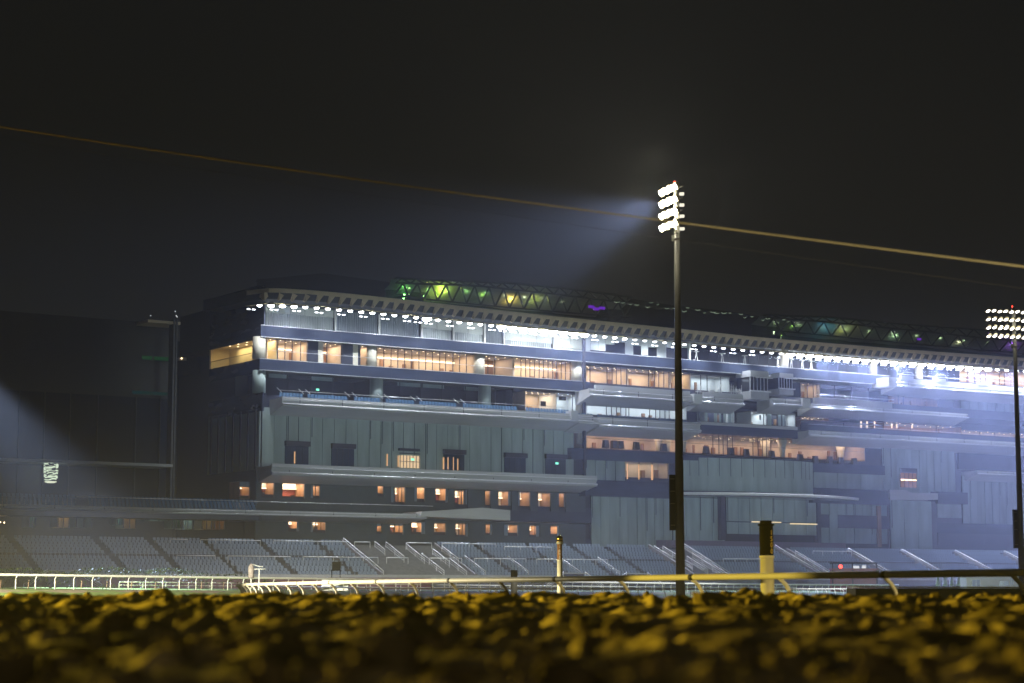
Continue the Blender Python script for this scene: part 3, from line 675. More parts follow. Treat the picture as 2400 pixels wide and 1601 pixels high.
# curved drum wall and saucer canopy
def poly_wall(pts, xr, yt, yb, name, mats, thick=.4, seam=2.0):
    P = [(S(x, d), d) for x, d in pts]; zt, zb = Z(xr, yt, pts[0][1]), Z(xr, yb, pts[0][1]); m = MB()
    fine = []
    for i in range(len(P)-1):
        for k in range(6): t = k/6; fine.append((P[i][0]*(1-t)+P[i+1][0]*t, P[i][1]*(1-t)+P[i+1][1]*t))
    fine.append(P[-1]); n = len(fine)
    xs = np.array([p[0] for p in fine]); dsm = np.array([p[1] for p in fine])
    for _ in range(6): dsm[1:-1] = (dsm[:-2]+2*dsm[1:-1]+dsm[2:])/4
    for i in range(n-1):
        a, b = (xs[i], dsm[i]), (xs[i+1], dsm[i+1])
        m.add([(a[0], a[1], zb), (b[0], b[1], zb), (b[0], b[1], zt), (a[0], a[1], zt), (a[0], a[1]+thick, zb), (b[0], b[1]+thick, zb), (b[0], b[1]+thick, zt), (a[0], a[1]+thick, zt)],
              [(0, 1, 2, 3), (4, 7, 6, 5), (3, 2, 6, 7), (0, 4, 5, 1)], 0)
        if i % 2 == 0: m.box(a[0]-.05, a[0]+.05, a[1]-.02, a[1]+.1, zb+(zt-zb)*.45, zt, 1)
    return part(name, m, mats)
poly_wall([(1596, -.5), (1660, -2.2), (1740, -3.6), (1820, -4.2), (1880, -3.6), (1906, -2.2)], 1600, 1072, 1150, 'drum_wall', [M_panel, M_seam])
m = MB(); zt, zb = Z(1700, 1152, -5), Z(1700, 1161, -5); n = 40; top = []; bot = []
a, b = S(1575, -1), S(2015, -1)
for i in range(n+1):
    t = i/n; s = a+(b-a)*t; dd = -1.2-6.5*math.sin(math.pi*t)**.8
    top.append((s, dd))
k0 = len(m.v)
for s, dd in top: m.v += [(s, dd, zt-.15), (s, dd+.05, zb), (s, .3, zt), (s, .3, zb-.25), (s, dd+2.2, zb-.25)]
for i in range(n):
    q = k0+5*i
    for A, B in ((0, 1), (1, 4), (4, 3), (0, 2)):
        m.f.append((q+A, q+B, q+5+B, q+5+A) if A != 0 or B == 1 else (q+2, q+0, q+5, q+7)); m.m.append(1 if (A, B) in ((1, 4), (4, 3)) else 0); m.sm.append(True)
part('saucer_canopy', m, [M_white, mat('polished_soffit', (.35, .37, .38), .15, .7, .5, .6, .8, stretch=(1, 1, 1))])
# lower panels right
zb_ = Z(1400, 1282)
panelwall(1386, 1575, zb_, Z(1400, 1164), 0, 22, pm=M_gpanel); panelwall(1577, 1698, zb_, Z(1600, 1166), -.3, 31, pm=M_gpanel)
for A_ in ((1690, 1700, 1690, 1166, 1266, -1.4, -.4), (1915, 1923, 1915, 1172, 1270, -1.4, -.4)):
    m = MB(); bx(m, *A_); part('pilaster', m, M_dark)
panelwall(1702, 1914, zb_+2.6, Z(1702, 1165, -1), -1, 27, pm=M_gpanel)
m = MB(); bx(m, 1700, 1916, 1700, 1221, 1223, -1.7, -1.05, 0); part('ledge', m, [M_seam])
m = MB(); bx(m, 1762, 1830, 1762, 1221.6, 1224.2, -1.9, -1.7, 0); bx(m, 1852, 1914, 1852, 1226, 1228.6, -1.9, -1.7, 0); part('light_bar', m, lampmat('gold_light_bar', (1, .78, .42), 1.0))
panelwall(1923, 2000, zb_, Z(1923, 1170), .2, 19, pm=M_gpanel); panelwall(2001, 2078, zb_, Z(2001, 1182), .8, 20, pm=M_gpanel)
m = MB(); bx(m, 2055, 2064, 2055, 1186, 1282, .1, .4); part('pipe_chase', m, M_wood)
# tower block on the right and its fascia
for A_ in ((1905, 2086, 1905, 1144, 1178, -2.2, 1.0), (2198, 2268, 2198, 1152, 1180, -2.4, 1)):
    m = MB(); bx(m, *A_); part('balustrade', m, M_band)
m = MB(); d = -2.6; pts = [(2086, 1148), (2122, 1149), (2136, 1156), (2198, 1159), (2198, 1174), (2086, 1171)]
m.prism([(S(x, d), Z(2086, y-(.06*(x-2086)), d)) for x, y in pts], d, .5, 0); part('fascia_block', m, M_fascia)
panelwall(2086, 2182, zb_-.5, Z(2086, 1172, -1.6), -1.6, 31, pm=M_gpanel); m = MB(); bx(m, 2182, 2194, 2182, 1176, 1284, -1.5, .6); part('pilaster', m, M_dark)
panelwall(1908, 2072, Z(1908, 1143, -.4), Z(1908, 1100, -.4), -.4, 60)
zq = Z(2196, 1226)
panelwall(2196, 2255, zq, Z(2196, 1178), .2, 58); panelwall(2256, 2440, zq, Z(2256, 1116), -.4, 17)
balcony(2292, 2440, 2292, 1102, 1112, -3.8); m = MB(); bx(m, 2250, 2440, 2252, 1058, 1100, -.2, .5); part('dark_recess', m, M_dark)
m = MB(); bx(m, 2194, 2440, 2196, 1225, 1249, -1.4, .2); part('balustrade', m, M_band)
m = MB(); bx(m, 2196, 2440, 2196, 1249, 1286, 1.0, 1.3); part('dark_recess', m, M_dark)
zb, zt = Z(2111, 1142, -.7), Z(2111, 1108, -.7); m = MB(); a, b = S(2111, -.7), S(2149, -.7)
m.box(a, b, -.65, -.55, zb, zt, 0); ww = part('window', m, lampmat('dim_window_glow', (1, .42, .2), .16))
m = MB()
for i in range(5): q = a+(b-a)*i/4; m.box(q-.05, q+.05, -.75, -.66, zb, zt)
m.box(a, b, -.9, -.6, zt, zt+.9); m.build('frame', M_mull, ww)
m = MB(); m.box(a, b, -.72, -.66, zb+(zt-zb)*.48, zb+(zt-zb)*.56); m.build('cove_light', L_cove, ww)
m = MB(); bx(m, 1560, 1980, 1575, 1266, 1283, -3.2, -.5); part('plinth_wall', m, mat('plum_plinth', (.16, .13, .19), .6, 0, .12, .5))
m = MB(); bx(m, 1980, 2440, 1985, 1284, 1296, -2.4, .5); part('plinth_wall', m, M_dark)
# ------------------------------------------------------------------ roof canopy over the stand, its brackets and lamps
ZR = 45.6
cp = [(585, 683), (592, 678.5), (608, 675.7), (660, 676.5), (735, 681), (800, 687), (880, 694.9), (980, 706), (1080, 717.8), (1200, 730.5), (1330, 744.5), (1500, 761.7), (1650, 777), (1770, 790), (1900, 801), (2100, 817.8), (2310, 833), (2480, 845)]
edge = [onz(x, y, ZR) for x, y in cp]
def roofd(s):
    xs = [e[0] for e in edge]; return float(np.interp(s, xs, [e[1] for e in edge]))
rp = sorted(edge)
sR0 = rp[0][0]; sR1 = rp[-1][0]
m = MB(); N = 110; FH = .62
ss = [sR0+(sR1-sR0)*i/N for i in range(N+1)]; k0 = 0
for s in ss:
    d = roofd(s); m.v += [(s, d, ZR), (s, d, ZR-FH), (s, d+.6, ZR-FH-.9), (s, 14, ZR-1.2), (s, 14, ZR+.5), (s, d+.5, ZR+.12)]
for i in range(N):
    q = 6*i
    for A, B, mm in ((0, 1, 0), (1, 2, 1), (2, 3, 1), (4, 5, 1), (5, 0, 0)):
        m.f.append((q+A, q+B, q+6+B, q+6+A)); m.m.append(mm); m.sm.append(False)
m.f.append((0, 5, 4, 3, 2, 1)); m.m.append(1); m.sm.append(False)
CAN = part('roof_canopy', m, [M_canopy, M_soffit])
brs = []; s = sR0+1.0; nb = 0
while s < sR1 and nb < 100:
    d = roofd(s); mbk = MB(); h = 1.25
    mbk.add([(s-.04, d-.02, ZR-FH), (s-.04, d+.15, ZR-FH-h), (s-.04, d+2.3, ZR-FH-.2), (s+.04, d-.02, ZR-FH), (s+.04, d+.15, ZR-FH-h), (s+.04, d+2.3, ZR-FH-.2)],
            [(0, 1, 2), (3, 5, 4), (0, 3, 4, 1), (1, 4, 5, 2), (2, 5, 3, 0)])
    mbk.add([(s, d-.02, ZR-FH+.01), (s+1.05, d-.02, ZR-FH+.01), (s+.06, d+.04, ZR-FH-h)], [(0, 2, 1)])
    mbk.build('bracket', M_canopy, CAN); nb += 1; s += 1.95
# lamp rail under the brackets
m = MB()
for i in range(N):
    a, b = ss[i], ss[i+1]; m.tube([(a, roofd(a)+.3, ZR-FH-1.62), (b, roofd(b)+.3, ZR-FH-1.62)], .07, 5, cap=False)
m.build('lamp_rail', M_housing, CAN)
def bright(px):
    if px < 625: return .5
    if px < 700: return 1.2
    if 985 < px < 1005: return 1.6
    if px < 1165: return .25
    if px < 1380: return 1.8
    if px < 1480: return .8
    if px < 1840: return .12
    if px < 2330: return 2.4
    return 1.0
nl = 0
lens_dim = lampmat('floodlight_lens_dim', (.93, .96, 1), 22); lens_mid = lampmat('floodlight_lens_mid', (.95, .98, 1), 25)
lens_off = lampmat('floodlight_lens_low', (.9, .94, 1), 7)
x = 612.0; SPOTS = []
while x < 2430 and nl < 99:
    px = x; y = np.interp(px, [c[0] for c in cp], [c[1] for c in cp]); s, d = onz(px, y, ZR); br = bright(px); z = ZR-FH-1.9
    mbk = MB(); r = .8 if br > 1.5 else .5 if br > 1 else .42
    mbk.lathe((s, d+.45, z+.02), [(r*.6, .42), (r, .1), (r, 0)], 10)
    mbk.build('floodlight', M_housing, CAN)
    ho = CAN.children[-1] if False else bpy.data.objects[-1] if False else None
    lb = MB(); lb.ball((s, d+.40, z-.02), r*.92, 0, 10, 6, ); 
    for j in range(len(lb.v)): vx, vy, vz = lb.v[j]; lb.v[j] = (vx, vy, z+(vz-z)*.6)
    hs = [c for c in CAN.children if c.name.startswith('floodlight')][-1]
    lb.build('lens', L_main if br > 1 else lens_mid if br > .6 else lens_dim if br > .2 else lens_off, hs)
    if nl % 2 == 0 and px < 1830 or br > 1.5:
        for dx in (-.5, .35): sm = MB(); sm.box(s+dx-.22, s+dx+.22, d+3.0, d+3.15, z-.35, z-.24); sm.build('side_lamp', L_small, hs)
    SPOTS.append((s, d, z, br, px)); nl += 1
    x += 27*(300/ (300+ (px-605)*.052)) if px < 1840 else 22
# real light of those floodlights, one spot for each short run
acc = None
for g0 in range(0, len(SPOTS), 4):
    gsp = SPOTS[g0:g0+4]; s = sum(q[0] for q in gsp)/len(gsp); d = sum(q[1] for q in gsp)/len(gsp); br = sum(q[3] for q in gsp)
    spot('canopy_flood', (s, d-.35, gsp[0][2]-.4), (-.22, -.84, -.55), 40000*br*(.3 if gsp[0][4] < 1160 else .5 if gsp[0][4] < 1500 else 1.25), (.40, .51, 1.0), 31, .6, .25, GS)
    spot('canopy_down', (s, d-.5, gsp[0][2]-.4), (-.05, -.38, -.92), 22000*(.8+.35*min(br, 4)), (.80, .86, 1.0), 27, .9, .25, GS)
    spot('canopy_wash', (s, d-1.4, gsp[0][2]+.3), (0, .55, -.9), 2500*min(max(br, 5.0), 6.0)*.5, (.86, .92, 1.0), 60, 1.0, .25, GS)
# ------------------------------------------------------------------ upper crescent roof behind the canopy
def truss(tops, mids, bots, dz, name='roof_truss'):
    """tops/mids/bots: pixel polylines on plane dz"""
    m = MB(); pl = MB()
    xs = np.linspace(tops[0][0], tops[-1][0], 34)
    f = lambda P, x: np.interp(x, [p[0] for p in P], [p[1] for p in P])
    T = [(S(x, dz, f(tops, x)), dz, Z(x, f(tops, x), dz)) for x in xs]; Mi = [(S(x, dz, f(mids, x)), dz-.4, Z(x, f(mids, x), dz)) for x in xs]; Bo = [(S(x, dz, f(bots, x)), dz, Z(x, f(bots, x), dz)) for x in xs]
    for P, r in ((T, .15), (Mi, .17), (Bo, .12)): m.tube(P, r, 5)
    for A, B in ((T, Mi), (Mi, Bo)):
        for i in range(len(xs)-1):
            m.tube([A[i], B[i+1]] if i % 2 else [B[i], A[i+1]], .16, 5)
    k0 = 0
    for A, off in ((T, 1.2), (Mi, 2.2), (Bo, 6.5)): pl.v += [(p[0], p[1]+off, p[2]) for p in A]
    n = len(xs)
    for r_ in range(2):
        for i in range(n-1): pl.f.append((r_*n+i, r_*n+i+1, (r_+1)*n+i+1, (r_+1)*n+i)); pl.m.append(0); pl.sm.append(True)
    o = part(name, m, M_truss); pl.build('roof_lining', M_roofp, o); return o
truss([(925, 652), (1000, 656), (1200, 664), (1330, 676), (1480, 696)], [(925, 664), (1120, 671), (1320, 693), (1480, 712)], [(925, 690), (1000, 702), (1200, 722), (1330, 733), (1480, 742)], 16)
truss([(1790, 738), (1950, 744), (2100, 758), (2260, 770), (2440, 782)], [(1790, 745), (1950, 757), (2140, 775), (2300, 793), (2440, 804)], [(1790, 772), (1950, 788), (2140, 806), (2300, 820), (2440, 832)], 16)
def rl(px, py, d, p, col): s, z = SZ(px, py, d); point('roof_lamp', (s, d, z), p*2.4, col, .15, GS)
rl(1040, 688, 18, 260, (.62, .9, .08)); rl(950, 680, 18, 40, (.2, .8, .15)); rl(1200, 705, 19, 150, (1, .7, .12)); rl(1260, 712, 18, 70, (.7, .8, .15)); rl(1130, 690, 19, 60, (.4, .7, .1))
rl(1950, 788, 18, 60, (.1, .65, 1)); rl(1985, 784, 18, 60, (.8, .8, .2)); rl(2100, 790, 19, 50, (.4, .6, .35)); rl(2380, 812, 18, 90, (.4, .1, 1)); rl(2250, 805, 19, 40, (.5, .5, .3)); rl(1860, 765, 19, 25, (.3, .6, .1))
for x in range(960, 1480, 45): rl(x, np.interp(x, [960, 1480], [676, 718]), 18.5, 16, (.35, .75, .22) if x < 1180 else (.55, .6, .4))
for x in range(1820, 2430, 55): rl(x, np.interp(x, [1820, 2430], [762, 812]), 18.5, 11, (.45, .62, .35))
m = MB()
for x, y in ((1398, 724), (1387, 719), (1412, 722)): s, z = SZ(x, y, 13); m.box(s-.6, s+.6, 13, 13.2, z-.25, z+.25)
s, z = SZ(2155, 795, 13); m.box(s-.5, s+.5, 13, 13.2, z-.2, z+.2)
part('roof_screen', m, lampmat('purple_screen', (.25, .03, .9), .5))
# dark wavy glass roof between
m = MB(); nx, ny = 120, 10
P1 = [(600, 655), (760, 640), (925, 664), (1480, 700), (1560, 712), (1790, 742), (2440, 800)]; P2 = [(600, 676), (760, 682), (925, 699), (1480, 758), (1560, 767), (1790, 791), (2440, 842)]
for j in range(ny+1):
    for i in range(nx+1):
        x = 600+(2440-600)*i/nx; t = j/ny; y1 = np.interp(x, [p[0] for p in P1], [p[1] for p in P1]); y2 = np.interp(x, [p[0] for p in P2], [p[1] for p in P2])
        dd = 24-10*t if (x < 1000 or 1400 < x < 1840) else 27-6*t; yy = y1+(y2-y1)*t
        s, z = SZ(x, yy, dd); wv = .35*(float(vnoise(np.array([i*.45]), np.array([j*.8]), 21)[0])-.5)
        m.v.append((s, dd+wv*3, z))
for j in range(ny):
    for i in range(nx): q = j*(nx+1)+i; m.f.append((q, q+1, q+nx+2, q+nx+1)); m.m.append(0); m.sm.append(True)
part('glass_roof', m, M_glossy)
m = MB(); rnd = random.Random(11)
for i in range(26):
    x = 1440+i*17+rnd.uniform(-5, 5); y = np.interp(x, [1440, 1560, 1790, 1900], [705, 717, 745, 757])+rnd.uniform(-4, 7); d = 13.5
    s, z = SZ(x, y, d); L_ = rnd.uniform(.5, 1.3); m.tube([(s, d, z), (s+L_*.4, d, z-.25*rnd.random()), (s+L_, d, z+.05)], .045, 4)
part('roof_glint', m, lampmat('pale_green_glint', (.6, .8, .55), .45))  # glowing squiggles stand in for reflections on the wavy roof glass
#@@REST
# ------------------------------------------------------------------ dark wing on the left
WG = thing('dark_wing', 'dark unlit glass wing with a pale ledge left of the bright grandstand', 'building', P0, TH)
def wp(name, mb, mats, parent=None): return mb.build(name, mats, parent or WG)
m = MB(); bx(m, -60, 404, 300, 752, 1200, 3.5, 22); wp('wall', m, M_black)
m = MB(); bx(m, -60, 398, 300, 930, 1180, 3.2, 3.4)
wp('glass_front', m, mat('blue_black_glass', (.008, .016, .035), .12, 0, .3, .2))
m = MB()
for x in (-20, 40, 100, 160, 225, 315, 372): bx(m, x-1, x+1, 300, 930, 1180, 3.0, 3.2)
wp('mullion', m, M_mull)
m = MB(); bx(m, 399, 403, 400, 748, 1185, -1.2, .4); bx(m, 405.5, 409, 400, 748, 1185, -1.2, .4); bx(m, 403, 405.5, 400, 748, 1185, -.7, .4); wp('edge_column', m, mat('dark_grey_column', (.12, .12, .14), .5, 0, .15, 1))
m = MB(); bx(m, -60, 404, 0, 1073, 1080, -1.6, 3.2); wp('ledge', m, M_fascia)
m = MB(); bx(m, 338, 415, 338, 748, 754.5, -1.0, 3.4); wp('roof_edge', m, M_canopy)
m = MB(); bx(m, 327, 350, 327, 833, 841, 2.9, 3.1); bx(m, 355, 379, 327, 833, 841, 2.9, 3.1); bx(m, 381, 394, 327, 833, 841, 2.9, 3.1)
wp('lit_panel', m, lampmat('faint_green_panel', (.05, .55, .18), .06))
m = MB(); bx(m, 306, 350, 306, 915, 922, 2.9, 3.1); bx(m, 353, 393, 306, 915, 922, 2.9, 3.1); wp('lit_panel', m, lampmat('faint_teal_panel', (.04, .38, .35), .05))
m = MB()
for x, y in ((413, 740), (415, 742.5), (411, 730), (353, 740)): s, z = SZ(x, y, -1.2); m.ball((s, -1.2, z), .07, 0, 6, 4)
wp('roof_lamp', m, lampmat('small_roof_lamp', (.9, .97, 1), 1.5))
# concourse of the wing: dim doorways and pillars between the two balconies
def dim(x0, x1, xr, y0, y1, wall, col, p, depth=2.5):
    d = 1.0; a, b = S(x0, d), S(x1, d); zt, zb = Z(xr, y0, d), Z(xr, y1, d); m = MB()
    m.box(a, b, d+depth, d+depth+.1, zb, zt, 0); m.box(a-.1, a, d-.1, d+depth, zb, zt, 0); m.box(b, b+.1, d-.1, d+depth, zb, zt, 0); m.box(a, b, d, d+depth, zt, zt+.1, 1)
    o = wp('doorway', m, [wall, M_ceil]); f = MB()
    for i in range(3): q = a+(b-a)*i/2; f.box(q-.06, q+.06, d-.2, d-.1, zb, zt)
    f.build('frame', M_mull, o)
    point('door_lamp', ((a+b)/2, d+depth*.45, zt-.35), p, col, .12, WG)
for x0, x1, y0, y1, wl, col, p in ((137, 163, 1204, 1236, M_cream, (1, .6, .2), 10), (290, 319, 1204, 1238, M_cream, (1, .55, .18), 7), (70, 84, 1204, 1236, M_panel, (.3, .8, .7), 3), (180, 216, 1204, 1236, M_panel, (.45, .75, 1), 2),
      (276, 288, 1204, 1230, M_panel, (.4, .9, .75), 8), (350, 396, 1204, 1220, M_panel, (.4, .9, .75), 5), (404, 424, 1205, 1238, M_panel, (.4, .9, .75), 5), (430, 452, 1205, 1240, M_offw, (.6, 1, .95), 10), (474, 496, 1206, 1240, M_cream, (1, .6, .22), 9), (504, 526, 1216, 1240, M_wood, (1, .62, .3), 8)):
    dim(x0, x1, x0, y0, y1, wl, col, p)
m = MB()
for x, y in ((203, 1200.5), (220, 1202), (339, 1203), (347, 1205), (400, 1206), (454, 1208), (504, 1211), (1, 1224), (10, 1225)): s, z = SZ(x, y, .3); m.ball((s, .3, z), .10, 0, 6, 4)
wp('ceiling_lamp', m, L_warm)
s, z = SZ(573, 1218, -1); m = MB(); m.tube([(s, -1, z-2.4), (s, -1, z)], .06, 6); pl = m.build('lamp_post', M_blackst, WG)
m = MB(); m.ball((s, -1, z+.15), .24, 0, 10, 6); m.build('lamp_globe', lampmat('lamp_globe_glow', (1, .72, .4), 2.5), pl)
# chandelier
d = -.4; s, zt = SZ(120, 1083, d); zb = Z(120, 1132, d); m = MB(); rnd = random.Random(5)
CH = thing('chandelier', 'glowing cylindrical crystal chandelier hanging below the pale ledge of the dark wing', 'chandelier', P0+TV*s+AV*d+Vector((0, 0, zb)), TH)
h = zt-zb
for i in range(60):
    t = rnd.random(); a0 = rnd.uniform(0, 6.28); r = 1.0-.12*t*t; pts = [(r*math.cos(a0+k*.35), r*math.sin(a0+k*.35), h*(1-t)*.93+.25+.06*math.sin(k*1.4+i)+k*.03) for k in range(rnd.randint(3, 7))]
    m.tube(pts, rnd.uniform(.03, .075), 4)
m.build('crystal_ring', L_chand, CH)
m = MB(); m.lathe((0, 0, 0), [(.5, 0), (.85, .12), (.85, .2), (.6, .24)], 20); m.build('base_ring', lampmat('chandelier_base', (.9, .95, .7), .9), CH)
m = MB(); m.tube([(0, 0, h*.9), (0, 0, h+.1)], .08, 6); m.lathe((0, 0, .2), [(.7, 0), (.72, h*.9)], 16); m.build('inner_core', M_black, CH)
# small lit block far behind, between wing and stand
m = MB(); q0 = onz(412, 700, 44); DB = thing('distant_block', 'small dark distant building with a few lit windows between wing and stand', 'building', atD(455, 420, 1381), 0)
base = Vector(DB.location); wpx = lambda px: (px-1200)/F*420-base.x; wz = lambda y: CAMZ+(1381-y)/F*420*1.0-base.z
m.box(wpx(408), wpx(486), 0, 14, -2, wz(800)); m.build('wall', M_black, DB)
m = MB()
for x0, x1, y0, y1 in ((459, 468, 816, 822), (459, 468, 825, 832), (479, 484, 816, 822), (479, 484, 825, 831)): m.box(wpx(x0), wpx(x1), -.1, -.02, wz(y1), wz(y0))
m.build('window', lampmat('far_window', (1, .75, .45), .7), DB)
m = MB()
for x, y in ((427, 810), (442, 811), (478, 809), (457, 821), (400, 958), (421, 841)): m.ball((wpx(x), -.3, wz(y)), .16, 0, 6, 4)
m.build('lamp', L_warm, DB)
m = MB(); m.box(wpx(412), wpx(432), -.2, 0, wz(846), wz(839)); m.build('balcony', M_greyp, DB)
# ------------------------------------------------------------------ seating terrace
TE = thing('seating_terrace', 'stepped concrete seating terrace running along the foot of the grandstand', 'terrace', P0, TH)
NR = 13; DB0, DF0 = -13.0, -24.2
ZB0, ZF0 = Z(300, 1264, DB0)-.5, Z(300, 1345, DF0)-.35
def rowdz(r):                       # r = 0 back row ... 12 front row
    t = r/(NR-1); return DB0+(DF0-DB0)*t, ZB0+(ZF0-ZB0)*t
tp = []
for r in range(NR):
    d, z = rowdz(r); tp += [(d+.45, z), (d-.48, z)]
prof = tp+[(DF0-.6, ZF0), (DF0-.6, ZF0-1.0), (DF0-.6, -.6), (DB0+8, -.6), (DB0+8, ZB0)]
sA, sB = S(-90, DF0), S(2500, DB0)
m = MB(); m.prof(prof, sA, sB, 0); TEs = m.build('step', M_conc, TE)
m = MB(); a, b = S(170, DF0-1), S(1010, DF0-1); zt = Z(300, 1352, DF0-1); m.box(a, b, DF0-1.2, DF0-.9, -.3, zt, 0); m.build('hoarding', M_maroon, TE)
m = MB(); m.box(S(170, DF0-1), S(2440, DF0-1), DF0-1.0, DF0-.62, zt-.1, zt+.42); m.build('front_wall', M_greyp, TE)
# glass/top rails along the terrace
def hrail(parent, pts, bars=3, r=.035, h=.95, name='handrail', m_=None):
    m_ = m_ or M_steel; bars = min(bars, 2)
    m = MB(); pts = [Vector(p) for p in pts]
    m.tube([p+Vector((0, 0, h)) for p in pts], r*1.5, 6)
    for k in range(1, bars+1): m.tube([p+Vector((0, 0, h*k/(bars+1))) for p in pts], r*.6, 4)
    L_ = (pts[-1]-pts[0]).length; n = max(1, int(L_/2.2))
    for i in range(n+1): p = pts[0].lerp(pts[-1], i/n); m.tube([p, p+Vector((0, 0, h))], r, 5)
    return m.build(name, m_, parent)
def tl(px, r): d, z = rowdz(r); return Vector((S(px, d), d, z))
for x0, x1, r in ((400, 440, 1), (470, 610, 1), (640, 812, 1), (830, 866, 1), (952, 1010, 1), (1035, 1160, 1), (415, 505, 7), (535, 680, 7), (710, 885, 7), (905, 955, 7), (1005, 1080, 7), (1110, 1230, 7), (1255, 1420, 7), (1690, 1800, 6), (1180, 1290, 2), (1900, 1990, 2)):
    d, z = rowdz(r); hrail(TE, [(S(x0, d), d-.3, z), (S(x1, d), d-.3, z)], 0, .05, .95)
AISLES = []
# stairs (name, back pixel, width m)
def stair(px, wd, r0, r1, rails, lab):
    d0, z0 = rowdz(r0); d1, z1 = rowdz(r1); s = S(px, d0)
    st = thing('staircase', lab, 'staircase', P0, TH, 'staircases cut through the seating terrace')
    n = int(abs(z1-z0)/.17); pr = []
    for i in range(n):
        da, za = d0+(d1-d0)*i/n, z0+(z1-z0)*i/n; db = d0+(d1-d0)*(i+1)/n; pr += [(da, za+.15), (db, za+.15)]
    pr += [(d1, z1-1.5), (d0, z1-1.5)]
    m = MB(); m.prof(pr, s, s+wd); m.build('step', M_conc2, st)
    m = MB(); m.prof([(d0, z0+.9), (d1, z1+.9), (d1, z1-.8), (d0, z0-.8)], s-.35, s); m.build('side_wall', M_conc2, st)
    m = MB(); m.prof([(d0, z0+.7), (d1, z1+.7), (d1, z1-.8), (d0, z0-.8)], s+wd, s+wd+.3); m.build('side_wall', M_conc2, st)
    for q, a, b in rails:
        sa = s+wd*q; P = lambda t: Vector((sa, d0+(d1-d0)*t, z0+(z1-z0)*t+.15)); hrail(st, [P(a), P(b)], 2, .042, 1.0, 'handrail', M_steel)
    AISLES.append((s-.8, s+wd+.8, r0, r1))
stair(806, 15.5, 0.0, 12.6, ((.0, 0, 1), (.30, .1, .35), (.42, .1, .55), (.62, .15, .6), (.66, .45, .98), (.85, .3, .7), (.9, .6, 1), (1, .2, .6)), 'wide main staircase with many bright handrails left of the centre of the terrace')
stair(1522, 7.0, 0, 12.4, ((.0, .1, .5), (.25, .1, .75), (.5, .45, .9), (.8, .35, 1), (1, .0, 1)), 'staircase with bright handrails behind the tall floodlight mast')
stair(1815, 2.4, 0, 12.4, ((0, 0, 1), (1, .2, 1)), 'narrow staircase with handrails right of the 1500 post')
for px in (1985, 2110, 2235, 2350, 2460): stair(px, 1.3, 1, 12.4, ((0, 0, 1),), {1985: 'narrow terrace stair with one bright rail, first beyond the red booth', 2110: 'narrow terrace stair with one bright rail, second beyond the red booth', 2235: 'narrow terrace stair with one bright rail, third beyond the red booth', 2350: 'narrow terrace stair with one bright rail beside the far mast', 2460: 'narrow terrace stair with one bright rail past the far mast'}[px])
# plain aisles
for px in (20, 215, 345, 470, 600, 735, 1105, 1230, 1330, 1410): s = S(px, DB0); AISLES.append((s, s+1.15, 0, 12))
for px in (1090, 1190, 1310, 1400): hrail(TE, [tl(px, 6)+Vector((0, 0, .1)), tl(px, 6)+Vector((0, DF0-rowdz(6)[0], ZF0-rowdz(6)[1]+.1))], 4, .03, .9)
# entry stairs at the front
for px, lab in ((1342, 'small entry stair with splayed rails behind the 1600 post'), (1488, 'small entry stair with splayed rails left of the tall mast'), (150, 'small entry stair with one slanted rail behind the hedge')):
    d = DF0-1.2; s = S(px, d); z0 = ZF0-.6; e = thing('entry_stair', lab, 'stair', P0, TH, 'entry stairs along the front of the terrace')
    m = MB(); m.box(s-1.9, s+1.9, d-.2, d+.3, -.2, z0+1.3); m.build('landing', M_dark, e)
    m = MB(); m.box(s-2.0, s+2.0, d-.3, d-.2, z0+1.25, z0+1.4); m.build('landing_edge', M_greyp, e)
    for sg in (-1, 1): hrail(e, [(s+sg*2, d-.4, z0+.7), (s+sg*5.2, d-.6, z0-1.2)], 4, .045, .8)
# ------------------------------------------------------------------ seats
def seat_mb(mb, M=None):
    k = len(mb.v)
    pan = [(-.23, -.42, .40), (.23, -.42, .40), (.23, -.02, .36), (-.23, -.02, .36), (-.23, -.42, .45), (.23, -.42, .45), (.23, -.02, .41), (-.23, -.02, .41)]
    Q = [(0, 3, 2, 1), (4, 5, 6, 7), (0, 1, 5, 4), (1, 2, 6, 5), (3, 0, 4, 7)]
    mb.add(pan, Q)
    bk = [(-.22, -.02, .40), (.22, -.02, .40), (.24, .08, .74), (.19, .11, .84), (-.19, .11, .84), (-.24, .08, .74)]
    bk2 = [(x, y+.05, z) for x, y, z in bk]
    mb.add(bk+bk2, [(0, 1, 2, 3, 4, 5), (6, 11, 10, 9, 8, 7), (3, 9, 10, 4), (2, 8, 9, 3), (4, 10, 11, 5), (1, 7, 8, 2), (5, 11, 6, 0)])
    mb.add([(-.06, -.2, 0), (.06, -.2, 0), (.06, -.1, .4), (-.06, -.1, .4), (-.06, -.1, 0), (.06, -.1, 0)], [(0, 1, 2, 3), (0, 3, 4), (1, 5, 2)])
    if M is not None:
        for i in range(k, len(mb.v)): x, y, z = mb.v[i]; mb.v[i] = (x+M[0], y+M[1], z+M[2])
spots_ = []
for r in range(NR):
    if r == 6: continue
    d, z = rowdz(r); s = sA+.5+(r % 2)*.1
    while s < sB-1:
        if not any(a <= s-.0 and s <= b and r0-.5 <= r <= r1+.5 for a, b, r0, r1 in AISLES):
            spots_.append((s, d+.12, z))
        s += .60
def wpos(p): return P0+TV*p[0]+AV*p[1]+Vector((0, 0, p[2]))
def inframe(v):
    u = v.x/v.y*F+1200; return -4 < u < 2404
spots_.sort(key=lambda p: wpos(p).length if inframe(wpos(p)) else 1e6+p[0])
mb = MB(); seat_mb(mb); sp = mb.build('stadium_seat', M_seat)
tag(sp, 'blue grey plastic stadium seat in the nearest front rows of the left terrace', 'seat', 'blue grey seats of the terrace')
